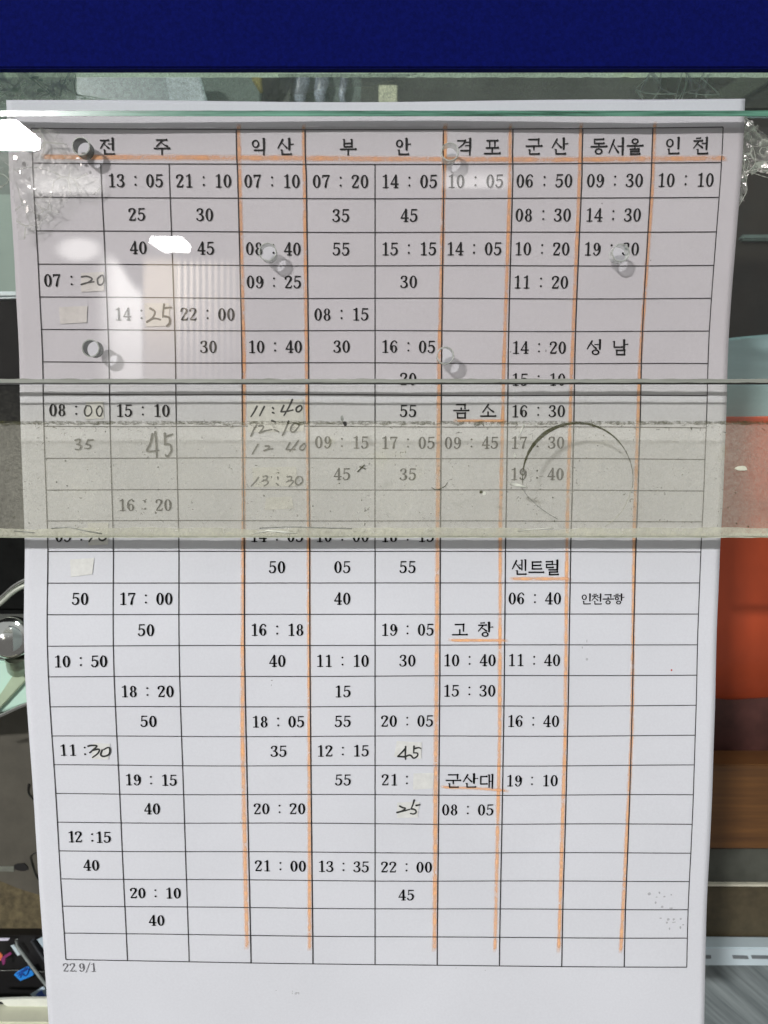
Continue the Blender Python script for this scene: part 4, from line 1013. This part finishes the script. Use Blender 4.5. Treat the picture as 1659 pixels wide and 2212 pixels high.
lamp('glaring white ceiling lamp mirrored between the times 40 and 45', [(324, 524), (328, 521), (392, 521), (410, 538), (409, 543), (355, 544)], LAMP)
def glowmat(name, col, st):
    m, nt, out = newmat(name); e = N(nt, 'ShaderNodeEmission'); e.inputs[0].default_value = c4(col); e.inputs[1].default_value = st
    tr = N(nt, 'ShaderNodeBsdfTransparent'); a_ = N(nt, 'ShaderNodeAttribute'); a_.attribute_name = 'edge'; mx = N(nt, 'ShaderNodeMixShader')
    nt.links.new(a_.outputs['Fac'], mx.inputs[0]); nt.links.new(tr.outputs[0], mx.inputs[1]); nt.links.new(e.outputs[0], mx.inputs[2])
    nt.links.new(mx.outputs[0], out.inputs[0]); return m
def softgrid(e, name, x0, y0, x1, y1, fn, mat, **kw):
    n = 26; vs = []; fs = []; ed = []
    for j in range(n+1):
        for i in range(n+1):
            a_, b_ = i/n, j/n; vs.append(mirror(x0+(x1-x0)*a_, y0+(y1-y0)*b_, **kw)); ed.append(max(0, min(1, fn(a_, b_))))
    for j in range(n):
        for i in range(n): a_ = j*(n+1)+i; fs.append((a_, a_+n+1, a_+n+2, a_+1))
    o = mesh(name, vs, fs, mat, e, True); at_ = o.data.attributes.new('edge', 'FLOAT', 'POINT')
    for i, v in enumerate(ed): at_.data[i].value = v
    return o
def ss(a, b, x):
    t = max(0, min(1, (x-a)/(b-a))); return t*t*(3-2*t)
def softglare(label, x0, y0, x1, y1, fn, st, zc=1.45):
    e = empty('ceiling_lamp_or_glow'); tag(e, label, 'ceiling lamp', 'ceiling lamps mirrored in the glass')  # unseen glow sheet added to make a soft glare patch in the glass
    softgrid(e, 'diffuser', x0, y0, x1, y1, fn, glowmat('frosted_lamp_glow', (1, .99, .97), st), zc=zc)  # glow of the added sheet, not of a frosted lamp
softglare('dim added glow mirrored in the empty cell under the first place name', 40, 350, 240, 420, lambda a, b: ss(0, .3, a)*ss(1, .8, a)*ss(0, .75, b)*ss(1, .88, b), 4.0)
softglare('faint oval added glow mirrored in the empty cell above the time 07:20', 108, 505, 232, 572, lambda a, b: ss(1.0, .45, math.hypot(2*a-1, 2*b-1)), 4.6)
softglare('dim added glow mirrored over the time 10:05', 945, 355, 1112, 410, lambda a, b: ss(0, .15, a)*ss(1, .8, a)*ss(0, .7, b)*ss(1, .86, b), 3.4)
def wallthing(name, label, cat, pts, dist, col, st, n=0):
    e = empty(name); tag(e, label, cat)
    if not n:
        v = [mirror(x, y, dist) for x, y in pts]; bm = tri_prism(v, [q+Vector((0, -.02, 0)) for q in v])
        me = bpy.data.meshes.new('glow_face'); bm.to_mesh(me); bm.free(); me.materials.append(emit(name+'_light', col, st))
        o = bpy.data.objects.new('glow_face', me); C.objects.link(o); o.parent = e
    else:
        x0, x1, y0, y1 = pts; m = emit(name+'_light', col, st); st_ = (x1-x0)/n
        for k in range(n):
            v = [mirror(x, y, dist) for x, y in rect(x0+k*st_, y0, x0+(k+.55)*st_, y1)]; bm = tri_prism(v, [q+Vector((0, -.01, 0)) for q in v])
            me = bpy.data.meshes.new('slat'); bm.to_mesh(me); bm.free(); me.materials.append(m)
            o = bpy.data.objects.new('slat', me); C.objects.link(o); o.parent = e
e = empty('mirrored_arch_glow'); tag(e, 'added glowing sheet mirrored as a faint round topped shape in the left of the upper glass', 'glow')
def arch_fade(a, b):
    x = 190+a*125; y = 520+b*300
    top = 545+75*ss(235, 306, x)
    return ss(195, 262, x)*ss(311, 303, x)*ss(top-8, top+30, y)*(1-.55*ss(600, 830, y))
softgrid(e, 'glow_sheet', 190, 520, 315, 818, arch_fade, glowmat('arch_glow', (1, .99, .96), 6.5), dist=3.0)  # glow sheet added for the arched reflection, fades put into its emission
e = empty('glowing_wall_panel'); tag(e, 'warm wall panel with an added glow of its own, mirrored beside the arched glow', 'wall panel')
softgrid(e, 'glow_face', 306, 545, 384, 818, lambda a, b: ss(0, .06, a)*ss(1, .95, a)*ss(0, .12, b)*(1-.8*ss(.2, 1, b)), glowmat('panel_glow', (1, .86, .66), 3.6), dist=3.0)  # panel emits a fading glow in place of hall light falling on it
e = empty('vertical_blind'); tag(e, 'vertical blind whose slats are given their own glow, mirrored in the upper glass', 'blind')
bm_ = glowmat('blind_glow', (1, .91, .78), 7.0)  # slats emit in place of light coming through them
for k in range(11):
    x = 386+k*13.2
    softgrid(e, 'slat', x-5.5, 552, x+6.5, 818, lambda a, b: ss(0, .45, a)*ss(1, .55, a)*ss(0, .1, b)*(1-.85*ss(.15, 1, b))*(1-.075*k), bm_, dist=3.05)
